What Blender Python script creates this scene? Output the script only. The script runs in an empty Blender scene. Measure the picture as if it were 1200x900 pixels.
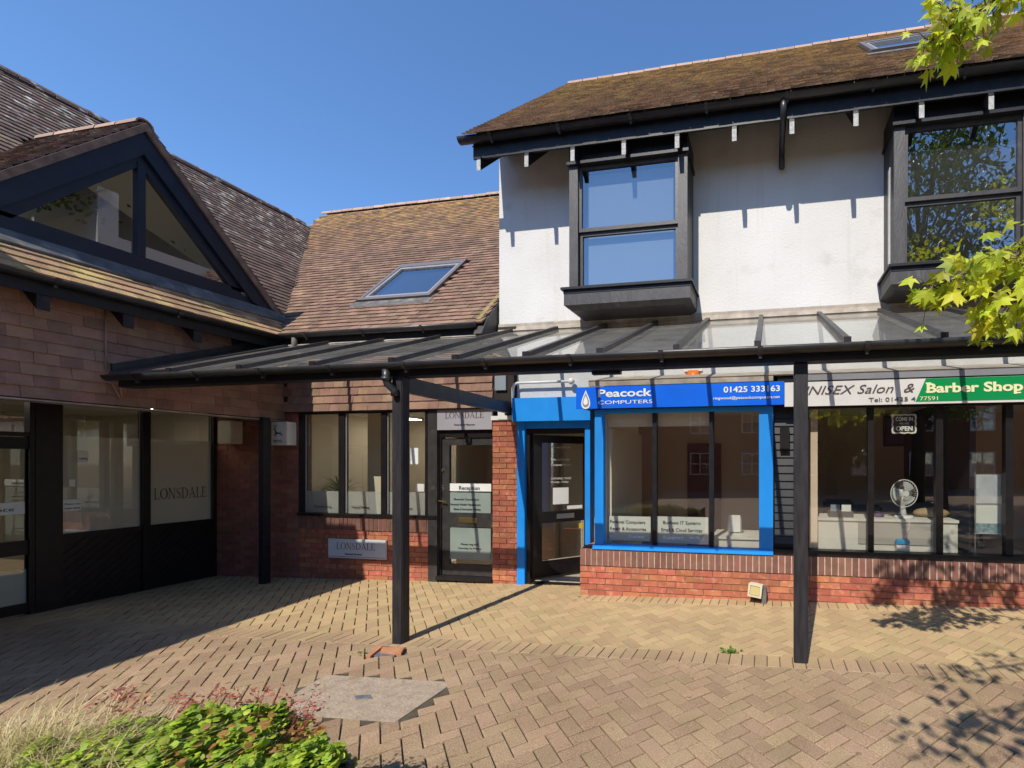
import bpy, bmesh, math, random
from mathutils import Vector, Matrix
import numpy as np
random.seed(7)
R = math.radians
sc = bpy.context.scene
C = bpy.data.collections.new("scene"); sc.collection.children.link(C)

# ------------------------------------------------------------------ camera
CX, YH, EYE, F = 808.0, 541.0, 1.68, 525.0
TH = math.atan(92.0 / F); SN, CS = math.sin(TH), math.cos(TH)
cam_d = bpy.data.cameras.new("camera"); cam = bpy.data.objects.new("camera", cam_d); C.objects.link(cam)
cam_d.sensor_width = 36; cam_d.lens = F * 36 / 1200
cam_d.shift_x = (600 - CX) / 1200; cam_d.shift_y = (YH - 450) / 1200
cam_d.clip_start = 0.05; cam_d.clip_end = 2000
cam.location = (0, 0, EYE); cam.rotation_euler = (R(90), 0, TH)
sc.camera = cam

# ------------------------------------------------------------------ light
SS = 1.09
SUN = Vector((.15, 1, -SS)).normalized()           # the way the sunlight travels
world = bpy.data.worlds.new("World"); sc.world = world; world.use_nodes = True
wn = world.node_tree.nodes; wl = world.node_tree.links
sky = wn.new("ShaderNodeTexSky"); sky.sky_type = 'NISHITA'; sky.sun_disc = False
sky.sun_elevation = math.asin(-SUN.z); sky.sun_rotation = math.atan2(-SUN.x, -SUN.y)
sky.altitude = 900; sky.air_density = 1.0; sky.dust_density = 0.0; sky.ozone_density = 6.0
bgn = wn["Background"]; hsk = wn.new("ShaderNodeHueSaturation"); hsk.inputs["Saturation"].default_value = 1.06; wl.new(sky.outputs[0], hsk.inputs["Color"]); wl.new(hsk.outputs[0], bgn.inputs[0]); bgn.inputs[1].default_value = 0.15
sl = bpy.data.lights.new("sun", 'SUN'); sl.energy = 3.7; sl.angle = R(.5); sl.color = (1, .93, .82)
so = bpy.data.objects.new("sun", sl); C.objects.link(so); so.location = (-2, -10, 12)
so.rotation_euler = SUN.to_track_quat('-Z', 'Y').to_euler()
sc.view_settings.view_transform = 'Standard'; sc.view_settings.look = 'None'
sc.view_settings.exposure = 0.70; sc.view_settings.gamma = 1

# ------------------------------------------------------------------ pixel -> point helpers
def ray(x, y):
    k = (x - CX) / F
    return Vector((-SN + CS * k, CS + SN * k, (YH - y) / F))
def atY(x, y, Y):
    r = ray(x, y); p = r * (Y / r.y); return Vector((p.x, Y, p.z + EYE))
def atX(x, y, X):
    r = ray(x, y); p = r * (X / r.x); return Vector((X, p.y, p.z + EYE))
def proj(p):
    d = -p[0] * SN + p[1] * CS
    if d < .1: return None
    return CX + F * (p[0] * CS + p[1] * SN) / d, YH - F * (p[2] - EYE) / d, d
def gz(x, y=0): return .022 * (min(max(x, -14), 9) + 2.3)
def inview(p, m=20):
    q = proj(p)
    return q is not None and -m < q[0] < 1200 + m and -m < q[1] < 900 + m

# ------------------------------------------------------------------ materials
def mat(name, a, b=None, scale=4, rough=.8, bump=0, bscale=60, var=0, metal=0, spec=.5, dirt=None, dscale=1.5, damt=.5, stretch=(1, 1, 1), hue=0, extra=None):
    m = bpy.data.materials.new(name); m.use_nodes = True
    n, l = m.node_tree.nodes, m.node_tree.links
    bs = n["Principled BSDF"]; bs.inputs["Roughness"].default_value = rough; bs.inputs["Metallic"].default_value = metal
    bs.inputs["Specular IOR Level"].default_value = spec
    geo = n.new("ShaderNodeNewGeometry")
    mp = n.new("ShaderNodeMapping"); l.new(geo.outputs["Position"], mp.inputs[0]); mp.inputs["Scale"].default_value = stretch
    col = n.new("ShaderNodeRGB"); col.outputs[0].default_value = (*a, 1); cur = col.outputs[0]
    def noise(s, det=5, src=None):
        t = n.new("ShaderNodeTexNoise"); t.inputs["Scale"].default_value = s; t.inputs["Detail"].default_value = det
        l.new(src or mp.outputs[0], t.inputs["Vector"]); return t.outputs[0]
    def ramp(src, lo, hi):
        r = n.new("ShaderNodeMapRange"); r.inputs[1].default_value = lo; r.inputs[2].default_value = hi; l.new(src, r.inputs[0]); return r.outputs[0]
    def mix(f, c1, c2, mode='MIX'):
        x = n.new("ShaderNodeMix"); x.data_type = 'RGBA'; x.blend_type = mode
        if isinstance(f, float): x.inputs[0].default_value = f
        else: l.new(f, x.inputs[0])
        for i, c in ((6, c1), (7, c2)):
            if isinstance(c, tuple): x.inputs[i].default_value = (*c, 1)
            else: l.new(c, x.inputs[i])
        return x.outputs[2]
    if b: cur = mix(ramp(noise(scale), .35, .65), cur, b)
    if dirt: cur = mix(ramp(noise(dscale, 8), 1 - damt, 1.05 - damt * .55), cur, dirt)
    if extra: cur = extra(n, l, geo, cur, noise, ramp, mix)
    if var or hue:
        oi = n.new("ShaderNodeObjectInfo"); ad = n.new("ShaderNodeMath"); ad.operation = 'ADD'
        l.new(oi.outputs["Random"], ad.inputs[0]); l.new(geo.outputs["Random Per Island"], ad.inputs[1])
        fr = n.new("ShaderNodeMath"); fr.operation = 'FRACT'; l.new(ad.outputs[0], fr.inputs[0])
        mr = n.new("ShaderNodeMapRange"); l.new(fr.outputs[0], mr.inputs[0]); mr.inputs[3].default_value = 1 - var; mr.inputs[4].default_value = 1 + var
        m7 = n.new("ShaderNodeMath"); m7.operation = 'MULTIPLY'; m7.inputs[1].default_value = 7.31; l.new(fr.outputs[0], m7.inputs[0])
        f2 = n.new("ShaderNodeMath"); f2.operation = 'FRACT'; l.new(m7.outputs[0], f2.inputs[0])
        mh = n.new("ShaderNodeMapRange"); l.new(f2.outputs[0], mh.inputs[0]); mh.inputs[3].default_value = .5 - hue; mh.inputs[4].default_value = .5 + hue
        hs = n.new("ShaderNodeHueSaturation"); l.new(mr.outputs[0], hs.inputs["Value"]); l.new(mh.outputs[0], hs.inputs["Hue"]); l.new(cur, hs.inputs["Color"]); cur = hs.outputs[0]
    l.new(cur, bs.inputs["Base Color"])
    if bump:
        bp = n.new("ShaderNodeBump"); bp.inputs["Strength"].default_value = bump; bp.inputs["Distance"].default_value = .01
        l.new(noise(bscale, 6), bp.inputs["Height"]); l.new(bp.outputs[0], bs.inputs["Normal"])
    return m

def glass(name, base=.02, k=1.0, tint=(.86, .9, .9), dirt=0.0, wav=0.0):
    m = bpy.data.materials.new(name); m.use_nodes = True; n, l = m.node_tree.nodes, m.node_tree.links
    n.remove(n["Principled BSDF"]); out = n["Material Output"]
    tr = n.new("ShaderNodeBsdfTransparent"); tr.inputs[0].default_value = (*tint, 1)
    gl = n.new("ShaderNodeBsdfGlossy"); gl.inputs["Roughness"].default_value = .0; gl.inputs[0].default_value = (1, 1, 1, 1)
    lw = n.new("ShaderNodeLayerWeight"); lw.inputs[0].default_value = .5
    pw = n.new("ShaderNodeMath"); pw.operation = 'POWER'; l.new(lw.outputs["Facing"], pw.inputs[0]); pw.inputs[1].default_value = 5
    fr = n.new("ShaderNodeMath"); fr.operation = 'MULTIPLY_ADD'; l.new(pw.outputs[0], fr.inputs[0]); fr.inputs[1].default_value = .92; fr.inputs[2].default_value = .08
    ma = n.new("ShaderNodeMath"); ma.operation = 'MULTIPLY_ADD'; ma.use_clamp = True; l.new(fr.outputs[0], ma.inputs[0]); ma.inputs[1].default_value = k; ma.inputs[2].default_value = base
    mx = n.new("ShaderNodeMixShader"); l.new(ma.outputs[0], mx.inputs[0]); l.new(tr.outputs[0], mx.inputs[1]); l.new(gl.outputs[0], mx.inputs[2]); cur = mx.outputs[0]
    if wav:
        geo = n.new("ShaderNodeNewGeometry"); t = n.new("ShaderNodeTexNoise"); t.inputs["Scale"].default_value = 1.6; l.new(geo.outputs["Position"], t.inputs["Vector"])
        bp = n.new("ShaderNodeBump"); bp.inputs["Strength"].default_value = wav; bp.inputs["Distance"].default_value = .02; l.new(t.outputs[0], bp.inputs["Height"]); l.new(bp.outputs[0], gl.inputs["Normal"])
    if dirt:
        geo = n.new("ShaderNodeNewGeometry"); t = n.new("ShaderNodeTexNoise"); t.inputs["Scale"].default_value = 2.2; t.inputs["Detail"].default_value = 9; t.inputs["Roughness"].default_value = .7
        l.new(geo.outputs["Position"], t.inputs["Vector"])
        r = n.new("ShaderNodeMapRange"); r.inputs[1].default_value = .3; r.inputs[2].default_value = .8; r.inputs[3].default_value = dirt * .35; r.inputs[4].default_value = dirt * 1.5; l.new(t.outputs[0], r.inputs[0])
        df = n.new("ShaderNodeBsdfDiffuse"); df.inputs[0].default_value = (.30, .29, .26, 1)
        m2 = n.new("ShaderNodeMixShader"); l.new(r.outputs[0], m2.inputs[0]); l.new(cur, m2.inputs[1]); l.new(df.outputs[0], m2.inputs[2]); cur = m2.outputs[0]
    l.new(cur, out.inputs[0]); return m

def frost(name, col=(.55, .57, .55), fac=.6):
    m = bpy.data.materials.new(name); m.use_nodes = True; n, l = m.node_tree.nodes, m.node_tree.links
    n.remove(n["Principled BSDF"]); tr = n.new("ShaderNodeBsdfTransparent"); df = n.new("ShaderNodeBsdfDiffuse"); df.inputs[0].default_value = (*col, 1)
    mx = n.new("ShaderNodeMixShader"); mx.inputs[0].default_value = fac; l.new(tr.outputs[0], mx.inputs[1]); l.new(df.outputs[0], mx.inputs[2]); l.new(mx.outputs[0], n["Material Output"].inputs[0]); return m

def leafmat(name, a, b, c, var=.25, trans=.45, scale=8):
    m = mat(name, a, b, scale=scale, rough=.5, var=var, hue=.015, spec=.35)
    n, l = m.node_tree.nodes, m.node_tree.links; bs = n["Principled BSDF"]
    t = n.new("ShaderNodeBsdfTranslucent"); src = bs.inputs["Base Color"].links[0].from_socket
    mm = n.new("ShaderNodeMix"); mm.data_type = 'RGBA'; mm.blend_type = 'MULTIPLY'; mm.inputs[0].default_value = 1; l.new(src, mm.inputs[6]); mm.inputs[7].default_value = (*c, 1); l.new(mm.outputs[2], t.inputs[0])
    mx = n.new("ShaderNodeMixShader"); mx.inputs[0].default_value = trans; l.new(bs.outputs[0], mx.inputs[1]); l.new(t.outputs[0], mx.inputs[2]); l.new(mx.outputs[0], n["Material Output"].inputs[0]); return m

def zgrad(lo, hi, colr, nlo, nhi, s=3.0, amt=1.0):
    def fn(n, l, geo, cur, noise, ramp, mix):
        sx = n.new("ShaderNodeSeparateXYZ"); l.new(geo.outputs["Position"], sx.inputs[0])
        g = ramp(sx.outputs[2], lo, hi); nz = ramp(noise(s, 9), nlo, nhi)
        mu = n.new("ShaderNodeMath"); mu.operation = 'MULTIPLY'; mu.use_clamp = True; l.new(g, mu.inputs[0]); l.new(nz, mu.inputs[1])
        m2 = n.new("ShaderNodeMath"); m2.operation = 'MULTIPLY'; m2.inputs[1].default_value = amt; l.new(mu.outputs[0], m2.inputs[0])
        return mix(m2.outputs[0], cur, colr)
    return fn

M = {}
def streak(n, l, geo, cur, noise, ramp, mix):
    mp = n.new("ShaderNodeMapping"); mp.inputs["Scale"].default_value = (9, 9, .45); l.new(geo.outputs["Position"], mp.inputs[0])
    cur = mix(ramp(noise(1.0, 6, mp.outputs[0]), .60, 1.0), cur, (.46, .43, .38))
    return mix(ramp(noise(3.2, 10), .60, .75), cur, mix(1.0, cur, (.88, .87, .85), 'MULTIPLY'))
M['brick'] = mat('red_brick', (.42, .135, .07), (.35, .105, .055), 9, .85, .5, 120, var=.2, hue=.012, dirt=(.50, .26, .17), dscale=16, damt=.47)
M['brick_dark'] = mat('red_brick_shade_tone', (.30, .105, .068), (.24, .085, .058), 9, .85, .5, 120, var=.2, hue=.012)  # darker copy of the red brick, with shade put into its colour
M['soldier'] = mat('brown_brick', (.21, .095, .065), (.16, .07, .05), 10, .8, .4, 120, var=.16, hue=.01)
M['mortar'] = mat('mortar', (.20, .15, .12), (.14, .10, .08), 20, .95, .3, 90)
M['mortar_light'] = mat('pale_mortar', (.50, .40, .33), (.40, .31, .26), 20, .95, .3, 90)
M['hung'] = mat('clay_hung_tile', (.335, .195, .135), (.26, .148, .105), 7, .85, .7, 70, var=.19, hue=.012, dirt=(.30, .20, .16), dscale=5, damt=.38)
M['roof_l'] = mat('weathered_roof_tile_grey', (.155, .10, .078), (.10, .066, .055), 5, .9, .6, 70, var=.35, hue=.015, dirt=(.23, .17, .11), dscale=2.5, damt=.45, extra=zgrad(5.0, 6.4, (.52, .50, .44), .55, .64, 9.0, .8))
M['roof_strip'] = mat('pale_eaves_tile', (.42, .27, .14), (.30, .19, .11), 5, .9, .5, 70, var=.25, hue=.015, dirt=(.48, .36, .13), dscale=3, damt=.5)
M['roof_m'] = mat('weathered_roof_tile_brown', (.225, .137, .092), (.17, .105, .075), 4, .9, .6, 70, var=.27, hue=.012, dirt=(.30, .20, .13), dscale=1.6, damt=.42, extra=zgrad(5.6, 7.6, (.42, .25, .07), .38, .62, 7.0, .9))
M['roof_r'] = mat('lichened_roof_tile', (.25, .155, .10), (.185, .12, .08), 4, .9, .6, 70, var=.3, hue=.012, dirt=(.30, .20, .10), dscale=2.2, damt=.5, extra=zgrad(5.6, 8.4, (.38, .24, .075), .36, .6, 9.0, .95))
M['roofbed'] = mat('roof_underlay', (.03, .022, .018), rough=.95)
M['ridge'] = mat('ridge_tile', (.42, .27, .20), (.33, .23, .17), 6, .85, .4, 60, var=.18, dirt=(.5, .42, .3), dscale=6, damt=.45)
M['render'] = mat('white_render', (.60, .59, .575), (.55, .54, .52), 1.3, .9, .45, 38, dirt=(.46, .42, .36), dscale=1.3, damt=.33, extra=streak)
M['vergebed'] = mat('verge_mortar', (.24, .16, .11), (.14, .09, .07), 9, .95, .5, 40)
M['black'] = mat('black_paint', (.009, .010, .014), (.016, .016, .02), 12, .45, .15, 60, spec=.3)
M['blackwood'] = mat('black_stained_timber', (.016, .015, .018), (.03, .027, .03), 30, .5, .3, 80, stretch=(1, 1, .15), dirt=(.06, .055, .05), dscale=5, damt=.34, spec=.3)
M['gutter'] = mat('black_gutter_plastic', (.02, .021, .026), (.035, .034, .034), 8, .38, .05, 30, dirt=(.08, .072, .06), dscale=3, damt=.33)
M['bar'] = mat('dark_glazing_bar', (.03, .028, .029), (.048, .044, .042), 9, .45, .1, 40, dirt=(.11, .10, .08), dscale=6, damt=.36)
M['frame'] = mat('dark_brown_frame', (.010, .008, .009), (.017, .013, .013), 10, .4, .1, 60, spec=.35)
M['navy'] = mat('blue_black_paint', (.012, .016, .028), (.018, .022, .036), 6, .4, .08, 40, spec=.35)
M['blue'] = mat('bright_blue_paint', (.006, .25, .76), (.008, .28, .84), 5, .5, .12, 40, dirt=(.05, .17, .36), dscale=6, damt=.36, stretch=(1, 1, .4))
M['signblue'] = mat('blue_sign_vinyl', (.004, .135, .80), rough=.3)
M['white'] = mat('white_vinyl', (.82, .82, .80), rough=.45)
M['cream'] = mat('pale_cream_vinyl', (.86, .82, .5), rough=.4)
M['signwhite'] = mat('off_white_sign', (.74, .71, .69), (.68, .66, .64), 3, .35)
M['green'] = mat('green_sign_vinyl', (.004, .27, .075), rough=.3)
M['ink'] = mat('dark_print', (.03, .03, .035), rough=.6)
M['inkbrown'] = mat('dark_brown_print', (.085, .05, .05), rough=.6)
M['grey'] = mat('grey_board', (.26, .26, .28), (.22, .22, .24), 4, .5, .08, 40)
M['greyblue'] = mat('grey_blue_matt', (.24, .27, .31), rough=.7)
M['lead'] = mat('lead_flashing', (.15, .145, .14), (.09, .088, .088), 7, .8, .3, 20, dirt=(.3, .28, .25), dscale=6, damt=.42, spec=.2)
M['leadbrown'] = mat('dirty_flashing', (.38, .33, .27), (.25, .21, .17), 7, .7, .25, 20, dirt=(.55, .5, .42), dscale=4, damt=.45)
M['copper'] = mat('pinkish_cable', (.34, .22, .18), rough=.6)
M['plastic'] = mat('white_plastic', (.75, .74, .70), (.68, .67, .62), 6, .4)
M['beige'] = mat('beige_plastic', (.60, .54, .40), (.52, .46, .33), 6, .5)
M['brass'] = mat('brass', (.55, .42, .16), rough=.3, metal=.9)
M['chrome'] = mat('satin_metal', (.6, .6, .6), rough=.3, metal=.9)
M['orange'] = mat('orange_plastic', (.75, .18, .02), rough=.35)
M['slab'] = mat('rough_concrete', (.35, .275, .195), (.27, .21, .15), 14, .95, .9, 55, dirt=(.38, .31, .25), dscale=26, damt=.5)
M['terracotta'] = mat('terracotta', (.46, .21, .10), (.36, .16, .08), 12, .85, .4, 60)
M['iron'] = mat('grey_iron', (.16, .17, .19), (.1, .1, .11), 20, .5, .3, 80)
def pav(n, l, geo, cur, noise, ramp, mix):
    sx = n.new("ShaderNodeSeparateXYZ"); l.new(geo.outputs["Position"], sx.inputs[0])
    fine = ramp(noise(170, 3), .38, .66)
    cur = mix(fine, mix(1.0, cur, (.66, .62, .60), 'MULTIPLY'), mix(1.0, cur, (1.22, 1.2, 1.15), 'MULTIPLY'))
    cur = mix(ramp(noise(.9, 7), .35, .75), cur, mix(1.0, cur, (.74, .72, .68), 'MULTIPLY'))
    cur = mix(ramp(noise(11, 3), .70, .76), cur, mix(1.0, cur, (.55, .53, .48), 'MULTIPLY'))
    wob = n.new("ShaderNodeMath"); wob.operation = 'MULTIPLY_ADD'; l.new(noise(1.3, 5), wob.inputs[0]); wob.inputs[1].default_value = 1.0; l.new(sx.outputs[1], wob.inputs[2])
    g = n.new("ShaderNodeMath"); g.operation = 'MULTIPLY'; g.use_clamp = True; l.new(ramp(wob.outputs[0], 4.05, 4.45), g.inputs[0]); g.inputs[1].default_value = .65
    return mix(g.outputs[0], cur, (.455, .33, .165))
M['paver'] = mat('clay_paver', (.395, .280, .180), (.345, .245, .150), 3, .9, .55, 150, var=.12, hue=.008, dirt=(.42, .32, .19), dscale=1.8, damt=.45, extra=pav)
M['joint'] = mat('sandy_joint', (.055, .042, .028), (.09, .07, .043), 12, .95, .3, 90)
M['ground'] = mat('far_paving', (.36, .25, .17), (.30, .21, .14), 3, .9, .3, 60)
M['soil'] = mat('dark_soil', (.05, .035, .025), (.03, .022, .016), 30, .95, .8, 60)
M['room_brown'] = mat('brown_room_wall', (.68, .54, .42), rough=.9)
M['room_cream'] = mat('cream_room_wall', (.72, .65, .50), rough=.9)
M['room_dim'] = mat('dim_room_wall', (.5, .46, .4), rough=.9)
M['ceiling'] = mat('room_ceiling', (.8, .77, .70), rough=.9)
M['carpet'] = mat('beige_floor', (.45, .38, .30), (.4, .34, .27), 30, .8)
M['reddoor'] = mat('dark_red_door', (.13, .05, .04), rough=.5)
M['darkstuff'] = mat('dark_fabric', (.018, .016, .02), rough=.8)
M['purple'] = mat('purple_plastic', (.09, .04, .2), rough=.5)
M['lightblue'] = mat('light_blue_plastic', (.02, .3, .6), rough=.4)
M['tan'] = mat('tan_upholstery', (.35, .25, .13), rough=.7)
M['bark'] = mat('grey_bark', (.12, .09, .065), (.075, .055, .04), 20, .9, .8, 60)
M['glass'] = glass('shop_window_glass', .065, .9, (.93, .93, .9))
M['glass_up'] = glass('upstairs_window_glass', .17, 1.3, (.7, .75, .78), wav=.05)
M['glass_dormer'] = glass('gable_window_glass', .14, 1.0)
M['glass_roof'] = glass('dirty_canopy_glass', .0, .85, (.90, .92, .90), dirt=.23)
M['glass_sky'] = glass('rooflight_glass', .30, 1.2, (.85, .9, .93))
M['frost'] = frost('frosted_film', (.50, .52, .49), .62)
M['frostdim'] = frost('frosted_film_dim', (.62, .58, .50), .8)
M['leaf'] = leafmat('maple_leaf', (.50, .50, .04), (.30, .40, .03), (1.5, 1.45, .5), .42)
M['leafdark'] = leafmat('dark_tree_leaf', (.12, .16, .03), (.085, .125, .024), (1.6, 1.6, .5), .3, .3)
M['leaflow'] = leafmat('groundcover_leaf', (.34, .42, .035), (.16, .27, .025), (1.4, 1.4, .5), .35, .3, 22)
M['leafred'] = leafmat('reddish_leaf', (.34, .15, .05), (.38, .22, .05), (1.3, 1.2, .6), .3, .35)
M['flower'] = leafmat('pink_red_flower', (.42, .11, .09), (.35, .15, .09), (1.2, 1.1, 1), .3, .3)
M['straw'] = leafmat('straw_grass', (.62, .50, .30), (.42, .38, .16), (1.2, 1.2, .9), .3, .3)
M['weed'] = leafmat('weed_leaf', (.13, .25, .03), (.1, .2, .03), (1.4, 1.4, .5), .2, .3)

# ------------------------------------------------------------------ object helpers
WL = {}
def tag(o, label=None, cat=None, group=None, kind=None):
    if label: o['label'] = label
    if cat: o['category'] = cat
    if group: o['group'] = group
    if kind: o['kind'] = kind
    return o
def link(o, parent=None, loc=(0, 0, 0)):
    C.objects.link(o); loc = Vector(loc); WL[o.name] = loc
    if parent is not None:
        o.parent = parent; o.location = loc - WL[parent.name]
    else: o.location = loc
    return o
def empty(name, loc, label=None, cat=None, group=None):
    o = bpy.data.objects.new(name, None); o.empty_display_size = .2; link(o, None, loc); return tag(o, label, cat, group)
def obj(name, bm, m, parent=None, smooth=False):
    me = bpy.data.meshes.new(name)
    if isinstance(bm, tuple):
        me.from_pydata(bm[0], [], bm[1])
    else:
        bmesh.ops.recalc_face_normals(bm, faces=bm.faces[:])
        bm.to_mesh(me); bm.free()
    co = np.empty(len(me.vertices) * 3); me.vertices.foreach_get('co', co); co = co.reshape(-1, 3)
    mn, mx = co.min(0), co.max(0); base = np.array([(mn[0] + mx[0]) / 2, (mn[1] + mx[1]) / 2, mn[2]])
    me.vertices.foreach_set('co', (co - base).ravel()); me.update()
    me.materials.append(m)
    if smooth: me.polygons.foreach_set('use_smooth', [True] * len(me.polygons))
    return link(bpy.data.objects.new(name, me), parent, base)
NB = lambda: bmesh.new()
def bx(bm, x0, x1, y0, y1, z0, z1, rot=None):
    if x0 > x1: x0, x1 = x1, x0
    if y0 > y1: y0, y1 = y1, y0
    if z0 > z1: z0, z1 = z1, z0
    v = [bm.verts.new((x, y, z)) for z in (z0, z1) for y in (y0, y1) for x in (x0, x1)]
    if rot:
        for q in v: q.co = rot @ q.co
    for f in ((0, 2, 3, 1), (4, 5, 7, 6), (0, 1, 5, 4), (2, 6, 7, 3), (0, 4, 6, 2), (1, 3, 7, 5)): bm.faces.new([v[i] for i in f])
    return v
def box(name, b, m, parent=None, bev=0):
    bm = NB(); bx(bm, *b)
    if bev: bmesh.ops.bevel(bm, geom=bm.edges[:], offset=bev, segments=1, affect='EDGES')
    return obj(name, bm, m, parent)
def prism(bm, poly, vec):
    a = [bm.verts.new(p) for p in poly]; b = [bm.verts.new(Vector(p) + Vector(vec)) for p in poly]; n = len(a)
    bm.faces.new(a); bm.faces.new(b[::-1])
    for i in range(n): bm.faces.new((a[i], a[(i + 1) % n], b[(i + 1) % n], b[i]))
def tube(bm, pts, rad, seg=8, cap=True):
    pts = [Vector(p) for p in pts]; rs = rad if isinstance(rad, (list, tuple)) else [rad] * len(pts); rings = []
    for i, p in enumerate(pts):
        d = (pts[min(i + 1, len(pts) - 1)] - pts[max(i - 1, 0)]).normalized()
        u = d.orthogonal().normalized() if i == 0 else (u - d * u.dot(d)).normalized()
        w = d.cross(u)
        rings.append([bm.verts.new(p + (u * math.cos(2 * math.pi * k / seg) + w * math.sin(2 * math.pi * k / seg)) * rs[i]) for k in range(seg)])
    for a, b in zip(rings, rings[1:]):
        for k in range(seg): bm.faces.new((a[k], a[(k + 1) % seg], b[(k + 1) % seg], b[k]))
    if cap: bm.faces.new(rings[0][::-1]); bm.faces.new(rings[-1])
def beam(bm, a, b, w, h):
    """rectangular bar from a to b, w sideways, h upward"""
    a, b = Vector(a), Vector(b); d = (b - a).normalized(); s = d.cross(Vector((0, 0, 1))).normalized(); u = s.cross(d)
    ra = [bm.verts.new(a + s * i * w / 2 + u * j * h / 2) for i, j in ((-1, -1), (1, -1), (1, 1), (-1, 1))]
    rb = [bm.verts.new(b + s * i * w / 2 + u * j * h / 2) for i, j in ((-1, -1), (1, -1), (1, 1), (-1, 1))]
    bm.faces.new(ra[::-1]); bm.faces.new(rb)
    for k in range(4): bm.faces.new((ra[k], ra[(k + 1) % 4], rb[(k + 1) % 4], rb[k]))
CUBE = [(x, y, z) for z in (-.5, .5) for y in (-.5, .5) for x in (-.5, .5)]
CF = ((0, 2, 3, 1), (4, 5, 7, 6), (0, 1, 5, 4), (2, 6, 7, 3), (0, 4, 6, 2), (1, 3, 7, 5))
cubes = {}
def cube_mesh(m, k=0):
    key = (m.name, k)
    if key not in cubes:
        me = bpy.data.meshes.new('piece'); rr = random.Random(k)
        v = [tuple(c + rr.uniform(-.012, .012) for c in p) for p in CUBE]; me.from_pydata(v, [], CF); me.materials.append(m); cubes[key] = me
    return cubes[key]
def pieces(name, specs, m, parent, limit=290, stuffname=None):
    """specs: 4x4 matrices of unit boxes; the largest in view become objects, the rest one joined part"""
    def key(M4):
        p = M4.translation; q = proj(p)
        if q is None or not (-30 < q[0] < 1230 and -30 < q[1] < 930): return 1e6
        return q[2]
    specs = sorted(specs, key=key)
    near = [s for s in specs[:limit] if key(s) < 1e5]; far = specs[len(near):]
    for i, s in enumerate(near):
        o = bpy.data.objects.new(name, cube_mesh(m, i % 5)); C.objects.link(o); o.parent = parent
        t = s.copy(); t.translation = s.translation - WL[parent.name]; o.matrix_local = t; WL[o.name] = s.translation
    if far:
        cb = np.array([(*p, 1) for p in CUBE]); vs = []; fs = []
        for i, s in enumerate(far):
            a = np.array(s) @ cb.T; vs.append(a[:3].T); fs += [tuple(8 * i + j for j in f) for f in CF]
        v = np.concatenate(vs); o = obj(stuffname or name + 's', ([tuple(p) for p in v], fs), m, parent); o['kind'] = 'stuff'
def TR(x, y, z, sx, sy, sz, rot=None):
    a = Matrix.Translation((x, y, z))
    if rot is not None: a = a @ rot.to_4x4()
    return a @ Matrix.Diagonal((sx, sy, sz, 1))
def bricks(x0, x1, z0, z1, yf, keep=None, bond=.225, gauge=.075, off=0, jit=.003):
    """face bricks of a wall whose face is at y = yf, looking towards -y"""
    out = []; n = int(math.ceil((z1 - z0) / gauge - .01)); rr = random.Random(int(x0 * 100) + 5)
    for j in range(n):
        za = z0 + j * gauge; zb = min(za + gauge - .01, z1 - .002)
        x = x0 - (bond / 2 if (j + off) % 2 else 0)
        while x < x1 - .02:
            a, b = max(x, x0), min(x + bond - .01, x1)
            if b - a > .03 and (keep is None or keep((a + b) / 2, (za + zb) / 2)):
                out.append(TR((a + b) / 2, yf + .05 + rr.uniform(-jit, jit), (za + zb) / 2, b - a, .1, zb - za))
            x += bond
    return out
def text(name, s, p, h, m, parent, rot=(90, 0, 0), align='LEFT', width=None, off=0, shear=0, depth=.0015, space=1):
    cu = bpy.data.curves.new('t', 'FONT'); cu.body = s; cu.size = 1; cu.offset = off; cu.shear = shear; cu.space_character = space; cu.extrude = .002; cu.resolution_u = 3
    t = bpy.data.objects.new('t', cu); C.objects.link(t); bpy.context.view_layer.update()
    me = bpy.data.meshes.new_from_object(t.evaluated_get(bpy.context.evaluated_depsgraph_get())); bpy.data.objects.remove(t)
    co = np.empty(len(me.vertices) * 3); me.vertices.foreach_get('co', co); co = co.reshape(-1, 3)
    x0, x1 = co[:, 0].min(), co[:, 0].max(); y1 = co[:, 1].max(); sy = h / .72; sx = sy if width is None else width / (x1 - x0)
    co[:, 0] = (co[:, 0] - {'LEFT': x0, 'CENTER': (x0 + x1) / 2, 'RIGHT': x1}[align]) * sx; co[:, 1] *= sy
    me.vertices.foreach_set('co', co.ravel()); me.update(); me.materials.clear(); me.materials.append(m); me.name = name
    o = bpy.data.objects.new(name, me); link(o, parent, p); o.rotation_euler = tuple(R(a) for a in rot); return o

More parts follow.
